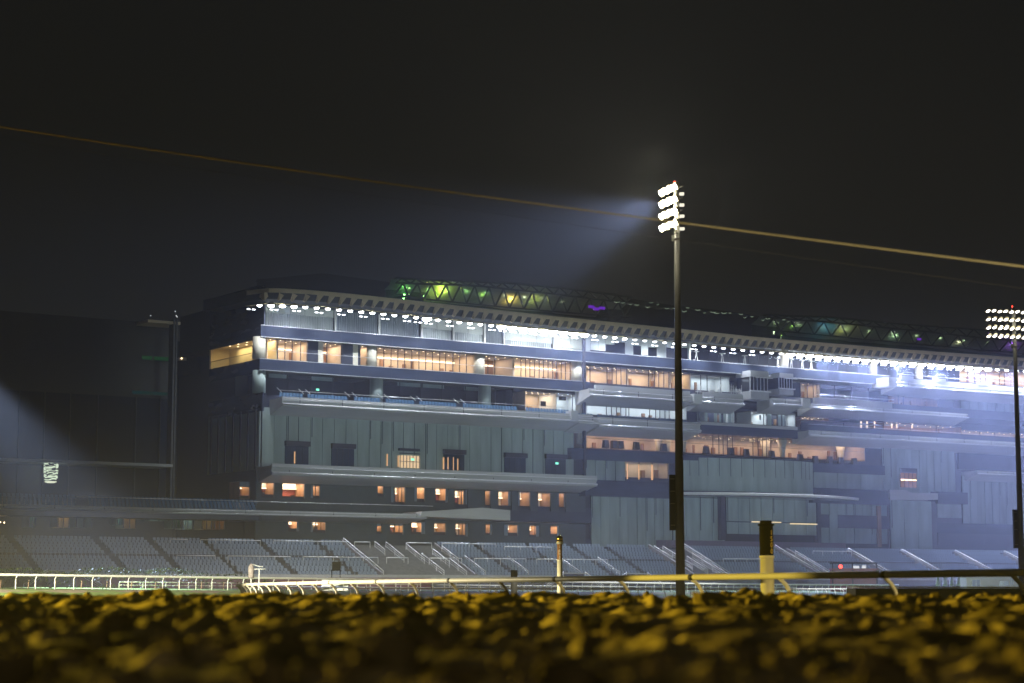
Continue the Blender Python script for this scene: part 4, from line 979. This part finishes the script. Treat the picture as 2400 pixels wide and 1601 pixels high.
for i, p in enumerate(spots_[:298]):
    o = sp if i == 0 else sp.copy()
    if i: C.objects.link(o)
    o.location = wpos(p); o.rotation_euler = (0, 0, TH)
mb = MB()
for p in spots_[298:]:
    if -90 < (wpos(p).x/wpos(p).y*F+1200) < 2500: seat_mb(mb, p)
o = mb.build('terrace_seats', M_seat); o.location = P0; o.rotation_euler = (0, 0, TH)
tag(o, 'rows of blue grey plastic seats filling the rest of the terrace', kind='stuff')
# balcony seats on the third level
bs = []
for x0, x1 in ((655, 705), (722, 812), (832, 890), (906, 968), (985, 1070), (1088, 1215), (1236, 1335)):
    for r in range(2):
        d = -2.9+r*.9; s, e = S(x0, d), S(x1, d)
        while s < e: bs.append((s, d, Z(650, 927, -3)-.62+r*.42)); s += .58
for x0, x1 in ((1345, 1392), (1404, 1540), (1548, 1612)):
    d = -2.2; s, e = S(x0, d), S(x1, d)
    while s < e: bs.append((s, d, Z(1376, 981, -2.2))); s += .62
mb = MB(); seat_mb(mb); sp2 = mb.build('balcony_seat', M_seatn)
tag(sp2, 'navy plastic seat in a row on the third level balcony', 'seat', 'navy seats on the third level balcony')
for i, p in enumerate(bs[:299]):
    o = sp2 if i == 0 else sp2.copy()
    if i: C.objects.link(o)
    o.location = wpos(p); o.rotation_euler = (0, 0, TH)
mb = MB()
for r in range(4):
    d = -5.2+r*.95; s = S(-40, d)
    while s < S(600, d):
        if not (S(178, d) < s < S(190, d)+1): seat_mb(mb, (s, d, Z(300, 1188, -6)-.45+r*.42))
        s += .62
o = mb.build('balcony_seats', M_seatn); o.location = P0; o.rotation_euler = (0, 0, TH); tag(o, 'dark rows of seats on the low balcony of the wing', kind='stuff')
m = MB(); m.prof([(-5.9, Z(300, 1188, -6)-.5), (-5.9, 11), (-.3, 11), (-.3, Z(300, 1188, -6)+1.3)], S(-60, -6), S(610, -6)); m.build('seat_tier', M_dark, WG)
for i, x in enumerate((655, 706, 722, 815, 832, 893, 908, 970, 985, 1072, 1088)):
    d = -3.2; s = S(x, d); z = Z(650, 927, -3)-.3; m = MB(); m.tube([(s, d-.4, z+.7), (s, d+1.3, z+1.6)], .05, 5); part('aisle_rail', m, M_alu)
# covered heaters on the restaurant balcony
def heater(px, yb, k):
    d = -.4; s = S(px, d); zb = Z(px, yb, d); t = thing('covered_heater', k, 'patio heater', wpos((s, d, zb)), TH, 'covered heaters along the restaurant balcony')
    m = MB(); m.add([(-.55, -.4, 0), (.55, -.4, 0), (.55, .4, 0), (-.55, .4, 0), (-.42, -.3, 1.25), (.42, -.3, 1.25), (.42, .3, 1.25), (-.42, .3, 1.25)], [(0, 3, 2, 1), (4, 5, 6, 7), (0, 1, 5, 4), (1, 2, 6, 5), (2, 3, 7, 6), (3, 0, 4, 7)]); m.build('cover', M_black, t)
    m = MB(); m.box(-.46, .46, -.34, .34, 1.25, 1.32); m.build('cap', M_dark, t)
for i, (px, yb) in enumerate(((1420, 1053), (1440, 1054), (1455, 1055), (1492, 1057), (1556, 1061), (1656, 1067), (1714, 1070), (1750, 1073), (1810, 1077), (1877, 1085), (1912, 1089), (1946, 1090), (1972, 1092), (2003, 1094))):
    heater(px, yb-3, ['dark covered heater nearest the joint column on the restaurant balcony', 'second dark covered heater from the joint column', 'third dark covered heater from the joint column', 'dark covered heater fourth along the restaurant balcony', 'dark covered heater just left of the tall mast', 'dark covered heater first right of the tall mast', 'dark covered heater below the first tall restaurant windows', 'dark covered heater between the two tall restaurant windows', 'dark covered heater under the second tall restaurant windows', 'dark covered heater above the right edge of the drum wall', 'dark covered heater right of the drum wall, in a line of four', 'second dark covered heater in the line of four', 'third dark covered heater in the line of four', 'last dark covered heater at the right end of the restaurant'][i])
# high tables in the smoked lounge under the roof
for i, (px, lab) in enumerate(((1636, 'pale high table left end of the dark top lounge'), (1697, 'pale high table second in the dark top lounge'), (1750, 'pale high table third in the dark top lounge'), (1828, 'pale high table left of the white column'), (1860, 'pale high table just right of the white column'), (1886, 'pale high table second right of the white column'), (1907, 'pale high table third right of the white column'))):
    d = .2; t = thing('high_table', lab, 'table', wpos((S(px, d), d, L1b+.05)), TH, 'high tables in the dark lounge')
    m = MB(); m.lathe((0, 0, 1.45), [(.55, 0), (.55, .08)], 14); m.build('table_top', M_white, t)
    m = MB(); m.tube([(-.25, 0, 0), (-.05, 0, 1.45)], .05, 5); m.tube([(.25, 0, 0), (.05, 0, 1.45)], .05, 5); m.build('leg', M_white, t)
# stacked folding chairs on the middle balcony
for i, (px, lab) in enumerate(((1641, 'folded white chairs leaning beside the brown door'), (1672, 'tall stack of white chairs before the bright office'), (1688, 'white chairs stacked beside a draped table'), (1722, 'stack of white chairs at the left of the balcony end'), (1735, 'stack of white chairs at the very end of the balcony'))):
    d = -2.6; t = thing('chair_stack', lab, 'chairs', wpos((S(px, d), d, Z(px, 929, d))), TH, 'stacked white chairs on the middle balcony')
    m = MB(); rnd = random.Random(i)
    for k in range(7):
        x = rnd.uniform(-.7, .7); h = rnd.uniform(1.2, 2.2); m.tube([(x, 0, 0), (x+rnd.uniform(-.2, .2), .1, h)], .035, 4)
    m.build('chair_frame', M_white, t)
    m = MB(); m.box(-.6, .6, -.1, .3, .75, .85); m.box(-.5, .5, -.1, .3, 1.05, 1.12); m.build('chair_seat', M_white, t)
# ------------------------------------------------------------------ running rails
def crom(P, n):
    P = [2*P[0]-P[1]]+P+[2*P[-1]-P[-2]]; out = []
    for i in range(1, len(P)-2):
        for k in range(n):
            t = k/n; a, b, c, d = P[i-1], P[i], P[i+1], P[i+2]
            out.append(.5*((2*b)+(c-a)*t+(2*a-5*b+4*c-d)*t*t+(3*b-a-3*c+d)*t**3))
    out.append(P[-2]); return out
def resample(path, step):
    out = [path[0]]; acc = 0
    for i in range(1, len(path)):
        a, b = path[i-1], path[i]; L_ = (b-a).length; pos = 0
        while acc+L_-pos >= step:
            pos += step-acc; acc = 0; out.append(a.lerp(b, pos/L_))
        acc += L_-pos
    return out
def rail(name, label, cat, path, step, r, off, h, tubes=True, pr=.032, maxp=100, group=None, side=1, midbar=None):
    t = thing(name, label, cat, path[0]-Vector((0, 0, h)), 0, group); o0 = t.location
    m = MB(); m.tube([p-o0 for p in path], r, 10); rb = m.build('rail_tube', M_rail, t)
    if midbar:
        m = MB(); m.tube([p-o0-Vector((0, 0, midbar)) for p in path], r*.55, 6); m.build('mid_bar', M_rail, t)
    pts = resample(path, step); jm = MB()
    for i, p in enumerate(pts[:maxp]):
        q = pts[min(i+1, len(pts)-1)]; dr = (q-p) if q != p else (p-pts[i-1]); dr.normalize(); nrm = Vector((dr.y, -dr.x, 0))*side
        m = MB(); P = [p-Vector((0, 0, r*.6))]
        for a, b in ((.25, .05), (.55, .16), (.85, .36), (1, .62)): P.append(p+nrm*off*a-Vector((0, 0, r+b*min(.5, h*.5))))
        P.append(p+nrm*off-Vector((0, 0, h)))
        m.tube([v-o0 for v in P], [pr*1.15]+[pr]*(len(P)-1), 8); m.build('post', M_rail, t)
        if i % 2 == 0 and name == 'running_rail':
            jm.tube([p-o0-dr*.07, p-o0+dr*.07], r*1.06, 10)
    if jm.v: jm.build('rail_joint', M_blackst, t)
    return t
V = Vector
nearp = [V((11.3, 11.0, 1.215)), V((9.1, 17.8, 1.21)), V((6.4, 24.8, 1.205)), V((3.6, 32, 1.20)), V((.9, 39, 1.195)), V((-1.88, 46, 1.19)), V((-4.5, 54, 1.185)), V((-7.6, 66, 1.18)), V((-10.8, 81, 1.18)), V((-13.2, 97, 1.17)), V((-13.4, 109, 1.15)), V((-9.5, 126, 1.10)), V((-1, 150, 1.06)), V((12, 176, 1.03)), V((27, 205, 1.03)), V((45, 240, 1.04))]
rail('running_rail', 'curving inner running rail lit amber, nearest rail to the dirt bank', 'running rail', crom(nearp, 8), 3.0, .052, .2, 1.2, maxp=100, side=1)
def tpt(t, p, h): x, y = TR0+TRD*t+TRN*p; return V((x, y, float(gz(x, y))+h))
rail('turf_rail', 'straight bright white running rail along the lit turf at far left', 'running rail', [tpt(t, 0, 1.12) for t in np.linspace(-26, 172, 60)], 2.0, .10, .12, 1.12, pr=.04, maxp=100, side=-1)
rail('outer_fence', 'low white double bar fence behind the turf rail', 'fence', [tpt(t, -13, .62) for t in np.linspace(26, 165, 40)], 3.0, .05, .05, .62, pr=.035, maxp=60, side=-1, midbar=.28)
# ------------------------------------------------------------------ floodlight masts
def mast(name, label, x, y, zt, arm, face, rows, cols, lensm, cab, SP=.46):
    t = thing(name, label, 'floodlight mast', (x, y, -.1), 0); H = zt+.1
    m = MB(); m.tube([(0, 0, 0), (0, 0, H*.3), (0, 0, H*.7), (0, 0, H)], [.305, .27, .215, .175], 20); pole = m.build('pole', M_galv, t)
    m = MB()
    for k in range(rows): m = MB(); m.lathe((0, 0, H-.95-k*.80), [(.205, 0), (.205, .07)], 16); m.build('clamp_band', M_galv, t)
    m = MB()
    m.lathe((0, 0, H-3.75), [(.215, 0), (.215, .16)], 16); m.box(-.36, -.2, -.05, .05, H-3.85, H-3.45); m.build('clamp_band', M_galv, t)
    if cab:
        m = MB(); m.box(-.66, -.28, -.25, .25, 4.9, 8.5); m.build('control_cabinet', M_box, t)
        m = MB()
        for z in (5.2, 6.6, 7.4, 8.2): m.box(-.62, -.32, -.262, -.25, z, z+.05)
        m.box(-.35, -.2, -.1, .1, 8.2, 8.5); m.build('cabinet_hinge', M_galv, t)
    arm = V(arm).normalized(); face = V(face).normalized(); hf = V((face.x, face.y, 0)).normalized(); nrm = face; up = arm.cross(nrm).normalized()
    if up.z < 0: up = -up
    for k in range(rows):
        z = H-.45-k*.80; am = MB(); L_ = SP*cols/2+.2
        am.tube([arm*-L_+hf*.32+V((0, 0, z)), arm*L_+hf*.32+V((0, 0, z))], .055, 6); am.tube([V((0, 0, z)), hf*.32+V((0, 0, z))], .05, 6)
        ao = am.build('crossarm', M_galv, t)
        for c in range(cols):
            p = arm*(SP*(c-(cols-1)/2))+hf*.62+V((0, 0, z+.05*(c % 2)))
            hm_ = MB(); w2, h2 = .19, .24
            F4 = [p+arm*sx*w2+up*sz*h2 for sx, sz in ((-1, -1), (1, -1), (1, 1), (-1, 1))]; B4 = [p-nrm*.26+arm*sx*w2*.55+up*sz*h2*.55 for sx, sz in ((-1, -1), (1, -1), (1, 1), (-1, 1))]
            hm_.add(F4+B4, [(4, 5, 6, 7), (0, 1, 5, 4), (1, 2, 6, 5), (2, 3, 7, 6), (3, 0, 4, 7)]); hm_.tube([p-nrm*.24, arm*(SP*(c-(cols-1)/2))+hf*.32+V((0, 0, z))], .03, 5)
            ho = hm_.build('lamp', M_housing, t)
            lm = MB(); a0 = arm; b0 = up; ringv = []
            for rr_, oo in ((.185, .012), (.15, .06), (.07, .085)): ringv += [p+nrm*oo+(a0*math.cos(2*math.pi*k_/10)*rr_+b0*math.sin(2*math.pi*k_/10)*rr_*1.15) for k_ in range(10)]
            lm.add(ringv, [(r_*10+k_, r_*10+(k_+1) % 10, r_*10+10+(k_+1) % 10, r_*10+10+k_) for r_ in range(2) for k_ in range(10)]+[tuple(range(20, 30))], 0, True); lm.build('lens', lensm, ho)
    bt = MB(); bt.ball((-.12, 0, H+.16), .07, 0, 8, 5); bt.tube([(-.12, 0, H-.1), (-.12, 0, H+.12)], .02, 4); bt.build('beacon', L_red, t)
    return t
zt1 = CAMZ+ (ray(1582, 432)*(130/ray(1582, 432).y)).z
x1 = (1592-1200)/F*130
MA = mast('floodlight_mast', 'tall dark floodlight mast with blazing lamps and black cabinet in front of the stand', x1, 130, zt1, (.35, -.94, 0), (-.80, -.34, -.45), 4, 6, L_mast, True)
# a few small service lamps on the back of the head
m = MB()
for k, z in enumerate((.60, 1.35, 2.1, 2.95)):
    zc = zt1+.1-z; m = MB(); m.box(.20, .50, -.18, .12, zc-.14, zc+.02); m.build('back_lamp', lampmat('pale_back_lamp', (1, .92, .75), 1.1), MA)
spot('mast_beam', (x1-.9, 130-.3, zt1-1.2), (-.90, -.22, -.40), 170000, (.46, .60, 1), 29, .9, .4)
spot('mast_beam', (x1-.9, 130-.3, zt1-1.2), (-.75, -.5, -.6), 12000, (.9, .95, 1), 40, .9, .4)
point('mast_glow', (x1-.75, 129.5, zt1-1.2), 7000, (1, .93, .70), .5)
zt2 = CAMZ+ (ray(2366, 722)*(187/ray(2366, 722).y)).z
x2 = (2387-1200)/F*187
mast('floodlight_mast', 'farther dark floodlight mast with wide rows of thin glowing lamps at the frame edge', x2, 187, zt2, (.96, .28, 0), (-.28, -.45, -.80), 4, 9, L_mast2, True, .62)
point('mast_glow', (x2-1, 186, zt2-1.4), 350, (1, .95, .8), .5)
spot('added_turf_spot', (80, 195, 25), (-56, 34, -24), 300000, (.95, .97, 1), 17, .8, .3)  # added spot, out of view at right, that brightens the far rails
# mast beyond the left edge: only its beam reaches the picture
spot('mast_beam', (-54.0, 190, 24.2), (.50, -.30, -.62), 520000, (.55, .70, 1), 17, .8, .4)
# added lamp hoods, out of view on the left, cutting upward beam spill
for (x, y, z), dr, p_, c_, h_ in AMBER_SPOTS:
    an = math.atan2(dr[1], dr[0]); t = thing('added_lamp_hood', 'added unseen lamp hood on a short pole, put there to trim an amber beam', 'lamp', (x, y, 0), an, 'added lamp hoods out of view on the left')
    m = MB(); m.box(-.5, 1.5, -1.6, 1.6, z+.16, z+.2); m.box(-.5, -.45, -1.6, 1.6, z-.4, z+.16); m.box(1.45, 1.5, -1.6, 1.6, z-(.085 if an < -.3 else .045), z+.16); m.build('beam_shield', M_box, t)
    m = MB(); m.tube([(-.6, 0, -.2), (-.6, 0, z+.2)], .09, 8); m.build('pole', M_galv, t)
# ------------------------------------------------------------------ distance posts
def number(txt, r, size, zc, ang, m_, parent, gap):
    for i, chh in enumerate(txt):
        cu = bpy.data.curves.new('digit', 'FONT'); cu.body = chh; cu.size = size; cu.align_x = 'CENTER'; cu.align_y = 'CENTER'; cu.extrude = .001; cu.offset = 0
        ob = bpy.data.objects.new('digit', cu); C.objects.link(ob)
        dg = bpy.context.evaluated_depsgraph_get(); me = bpy.data.meshes.new_from_object(ob.evaluated_get(dg)); bpy.data.objects.remove(ob)
        for v in me.vertices:
            a = ang+v.co.x*.92/r; rr = r+.003+v.co.z; v.co = (rr*math.sin(a), -rr*math.cos(a), zc-i*gap+v.co.y)
        me.name = 'digit'; me.materials.clear(); me.materials.append(m_); o = bpy.data.objects.new('digit', me); C.objects.link(o); o.parent = parent
p = atD(1312, 82); pb = .0
PT = thing('distance_post', 'slim cream distance post with gold ball and brown band numbered 1600', 'distance post', (p.x, 82, pb))
yz = lambda y: CAMZ+(1381-y)/F*82-pb
m = MB(); m.lathe((0, 0, 0), [(.112, 0), (.108, yz(1314))], 20); m.build('post', M_ypost, PT)
m = MB(); m.lathe((0, 0, yz(1316)), [(.118, 0), (.124, .02), (.124, .05), (.112, .06)], 20); m.lathe((0, 0, yz(1277)), [(.13, 0), (.138, .02), (.138, .09), (.125, .1)], 20); m.build('collar', M_ypost, PT)
m = MB(); m.lathe((0, 0, yz(1313)), [(.102, 0), (.102, yz(1277)-yz(1313))], 20); bd = m.build('number_band', M_brown, PT)
m = MB(); m.lathe((0, 0, yz(1271.5)), [(.13, 0), (.134, .03), (.13, .06)], 20); m.ball((0, 0, yz(1264)), .136, 0, 20, 12); m.build('ball', M_gold, PT)
number('1600', .102, .155, yz(1283.5), -.02, M_num, bd, (yz(1283.5)-yz(1308.5))/3)
p = atD(1800, 33); pb = .1
P2 = thing('distance_post', 'thick yellow lit distance post with black top numbered 1500', 'distance post', (p.x, 33, pb))
yz = lambda y: CAMZ+(1381-y)/F*33-pb
P2.rotation_euler = (0, R(-.5), 0)
m = MB(); m.lathe((0, 0, 0), [(.118, 0), (.112, yz(1303))], 28); m.build('post', M_ypost, P2)
m = MB(); m.lathe((0, 0, yz(1309.5)), [(.116, 0), (.126, .012), (.126, .03), (.118, .045)], 28); m.build('collar', M_ypost, P2)
m = MB(); m.lathe((0, 0, yz(1302.5)), [(.114, 0), (.114, yz(1230)-yz(1302.5))], 28); bd = m.build('number_band', M_blackp, P2)
m = MB(); m.lathe((0, 0, yz(1234)), [(.135, 0), (.135, .03), (.1, .032), (.1, .07), (.09, .085)], 28); m.build('cap', M_blackp, P2)
number('1500', .114, .115, yz(1251), R(40), M_numg, bd, (yz(1250)-yz(1293))/3)
# ------------------------------------------------------------------ cables
def wire(name, label, a, b, r, sag=.0):
    m = MB(); a, b = V(a), V(b); pts = []
    for i in range(41): t = i/40; q = a.lerp(b, t); q.z -= sag*4*t*(1-t); pts.append(q-a)
    m.tube(pts, r, 6); o = m.build(name, M_cable if r > .005 else mat('dark_cable_sheath', (.07, .065, .06), .6, 0, .2, 1.5)); o.location = a; return tag(o, label, 'cable')
def at(px, py, D): r_ = ray(px, py); k = D/r_.y; return V((r_.x*k, D, CAMZ+r_.z*k))
wire('overhead_cable', 'blurred overhead cable crossing the night sky just behind the mast lamps', at(2560, 645, 15.5), at(-300, 250, 27), .009, .06)
wire('overhead_cable', 'very thin second cable below the main overhead cable', at(2500, 690, 19), at(-200, 290, 30), .0018, .05)
# ------------------------------------------------------------------ hedge
HG = thing('hedge', 'clipped green hedge behind the white rail at the far left', 'hedge', tpt(18, -9, 0)); o0 = HG.location; mb = MB(); rnd = random.Random(9)
for i in range(5200):
    t = rnd.uniform(-30, 44); pp = rnd.uniform(-11, -8.2); hh = 1.6+.35*math.sin(t*.5)*math.sin(t*.21+1)-.9*max(0, (t-36)/8)
    c = tpt(t, pp, max(.03, hh*(1-rnd.random()**2.2)))+V((0, 0, .08*rnd.random()))-o0; s = rnd.uniform(.05, .13); a = V((rnd.gauss(0, 1), rnd.gauss(0, 1), rnd.gauss(0, 1))).normalized(); b = a.orthogonal().normalized(); e = a.cross(b)
    mb.add([c-b*s, c+e*s*.5, c+b*s, c-e*s*.5], [(0, 1, 2, 3)])
mb.build('foliage', mat('hedge_leaf', (.014, .034, .006), .6, 0, .4, 2), HG)
mb = MB()
for i in range(24):
    c = tpt(-30+i*3, -9.6, 0)-o0; mb.tube([c, c+V((.05, 0, .7))], .04, 5)
mb.build('stem', M_wood, HG)
# ------------------------------------------------------------------ small things along the course
def gp(px, D, y=1378): v = atD(px, D, y); return V((v.x, D, float(gz(v.x, D))))
# covered camera on a platform
q = gp(588, 165); CC = thing('covered_camera', 'cloth covered camera on a stand beside the white rail', 'camera', q)
m = MB(); m.tube([(0, 0, 0), (0, 0, 1.3)], .05, 6); m.tube([(-.3, 0, 0), (0, 0, .7)], .03, 5); m.tube([(.3, 0, 0), (0, 0, .7)], .03, 5); m.build('tripod', M_white, CC)
m = MB(); m.lathe((0, 0, 1.0), [(.26, 0), (.22, .35), (.27, .75), (.16, 1.1), (.05, 1.2)], 10); m.build('cloth_cover', mat('grey_brown_cloth', (.35, .30, .29), .8, 0, .3, 6, .5), CC)
m = MB(); m.tube([(.05, 0, 2.15), (.7, 0, 1.95), (.95, 0, 1.95)], .03, 5); m.build('boom', M_white, CC)
q = gp(607, 165); m = MB(); T_ = thing('t_stand', 'white T shaped stand beside the covered camera', 'stand', q)
m.tube([(0, 0, 0), (0, 0, 1.75)], .05, 6); m.build('pole', M_white, T_); m = MB(); m.tube([(-.5, 0, 1.75), (.5, 0, 1.75)], .04, 6); m.tube([(-.45, 0, .6), (.7, 0, .6)], .05, 6); m.build('crossbar', M_white, T_)
q = gp(787, 190); H_ = thing('umpire_chair', 'dark raised chair standing on a white platform before the terrace', 'chair', q)
m = MB(); m.box(-1.3, 1.2, -.5, .5, 0, 1.05); m.build('platform', M_white, H_); m = MB(); m.box(-.4, .4, .25, .35, 2.0, 2.75); m.box(-.42, .42, -.3, .35, 1.9, 2.0); m.build('seat', M_box, H_)
m = MB()
for x in (-.4, .4):
    m.tube([(x, -.3, 1.05), (x, .3, 1.95)], .035, 5); m.tube([(x, .3, 1.05), (x, -.3, 1.95)], .035, 5)
m.build('leg', M_box, H_)
q = gp(1205, 150); K_ = thing('marker_pillar', 'short marker pillar, black top on a white base, left of the 1600 post', 'pillar', q)
m = MB(); m.lathe((0, 0, 0), [(.24, 0), (.24, float(CAMZ+(1353-1381)/-F*150-q.z))], 14); m.build('base', M_white, K_)
zq0 = CAMZ+(1381-1353)/F*150-q.z; zq1 = CAMZ+(1381-1337)/F*150-q.z
m = MB(); m.lathe((0, 0, zq0), [(.22, 0), (.25, .02), (.25, zq1-zq0)], 14); m.build('top_band', M_box, K_)
# red booth, parasols, kiosk, low barrier on the right
q = gp(1985, 300); q.z = .45; B_ = thing('red_booth', 'red counter booth with bright items in front of the terrace', 'booth', q)
zz_ = lambda y: CAMZ+(1381-y)/F*300-q.z
m = MB(); m.box(-2.2, 4.6, 0, 2, 0, zz_(1336)); m.box(-2.3, 4.7, -.3, 2.1, zz_(1336), zz_(1333)); m.build('counter', M_red, B_)
m = MB(); m.box(-2.2, 4.6, -.2, 2, zz_(1322), zz_(1319)); m.build('canopy', M_box, B_)
for i, x in enumerate((-2.1, .9, 4.5)): m = MB(); m.box(x-.07, x+.07, -.1, .05, 0, zz_(1320)); m.build('post', M_box, B_)
m = MB(); m.box(1.0, 1.9, -.1, 0, zz_(1333), zz_(1327)); m.box(2.3, 2.9, -.1, 0, zz_(1333), zz_(1326)); m.build('notice', lampmat('white_notice', (.95, .97, 1), .8), B_)
m = MB(); m.ball((-.9, -.2, zz_(1329)), .28, 0, 8, 5); m.build('red_lamp', L_red, B_)
for i, lab in enumerate(('folded white parasol, leftmost beside the kiosk', 'second folded white parasol from the left', 'third folded white parasol of the row', 'fourth folded white parasol of the row', 'fifth folded white parasol of the row', 'folded white parasol next to the handrail by the kiosk')):
    q = gp(2199+i*16, 300); q.z = .3; z0 = CAMZ+(1381-1373)/F*300-q.z; z1 = CAMZ+(1381-1346)/F*300-q.z
    t = thing('parasol', lab, 'parasol', q, 0, 'folded parasols beside the kiosk')
    m = MB(); m.lathe((0, 0, z0), [(.38, 0), (.36, .3), (.2, (z1-z0)*.7), (.05, z1-z0)], 9); m.build('canopy', M_canvas, t); m = MB(); m.tube([(0, 0, 0), (0, 0, z1+.1)], .04, 6); m.build('pole', M_white, t)
q = gp(2310, 285); q.z = .3; K = thing('kiosk', 'cream flat roofed kiosk with dark windows behind the near rail', 'kiosk', q)
zz_ = lambda y: CAMZ+(1381-y)/F*285-q.z
m = MB(); m.box(-2.7, 7.5, 0, 4, 0, zz_(1345)); m.build('wall', M_cream, K)
for x0, x1, y0, y1, mm in ((-1.9, -.8, 1374, 1359, 0), (2.0, 3.2, 1374, 1362, 1), (3.5, 3.9, 1370, 1356, 1)):
    m = MB(); m.box(x0, x1, -.06, .01, zz_(y0), zz_(y1)); wk = m.build('window', M_dark if mm == 0 else M_screen, K)
    m = MB(); m.box(x0-.06, x0, -.09, 0, zz_(y0), zz_(y1)); m.box(x1, x1+.06, -.09, 0, zz_(y0), zz_(y1)); m.box((x0+x1)/2-.03, (x0+x1)/2+.03, -.09, -.06, zz_(y0), zz_(y1)); m.build('frame', M_white, wk)
m = MB(); m.box(-2.9, 7.7, -.3, 4.2, zz_(1345), zz_(1342)); m.build('roof', M_greyp, K)
q = V((gp(2060, 60).x, 60, .3)); LB = thing('low_barrier', 'long low barrier with white top and black face behind the near rail', 'barrier', q)
zz_ = lambda y: CAMZ+(1381-y)/F*60-q.z
m = MB(); m.box(-.7, 7, 0, 1.6, -.5, zz_(1379)); m.build('face', M_box, LB)
m = MB(); m.prism([(-.5, zz_(1377.5)), (7, zz_(1379)), (7, zz_(1376)), (-.72, zz_(1374.5))], -.06, 1.7); m.build('top', M_white, LB)
# ------------------------------------------------------------------ haze
m = MB(); m.box(-290, 490, -75, 660, -3, 72)
hz = m.build('haze', None); hz.data.materials.clear()
hm = bpy.data.materials.new('haze_air'); hm.use_nodes = True; nt = hm.node_tree; nt.nodes.remove(nt.nodes['Principled BSDF'])
pv = nt.nodes.new('ShaderNodeVolumePrincipled'); pv.inputs['Color'].default_value = (.88, .9, 1, 1); pv.inputs['Density'].default_value = HAZE_DENSITY; pv.inputs['Anisotropy'].default_value = .25
nt.links.new(pv.outputs[0], nt.nodes['Material Output'].inputs['Volume']); hz.data.materials.append(hm)
hz['kind'] = 'stuff'; hz['label'] = 'pale haze in the night air over the course'
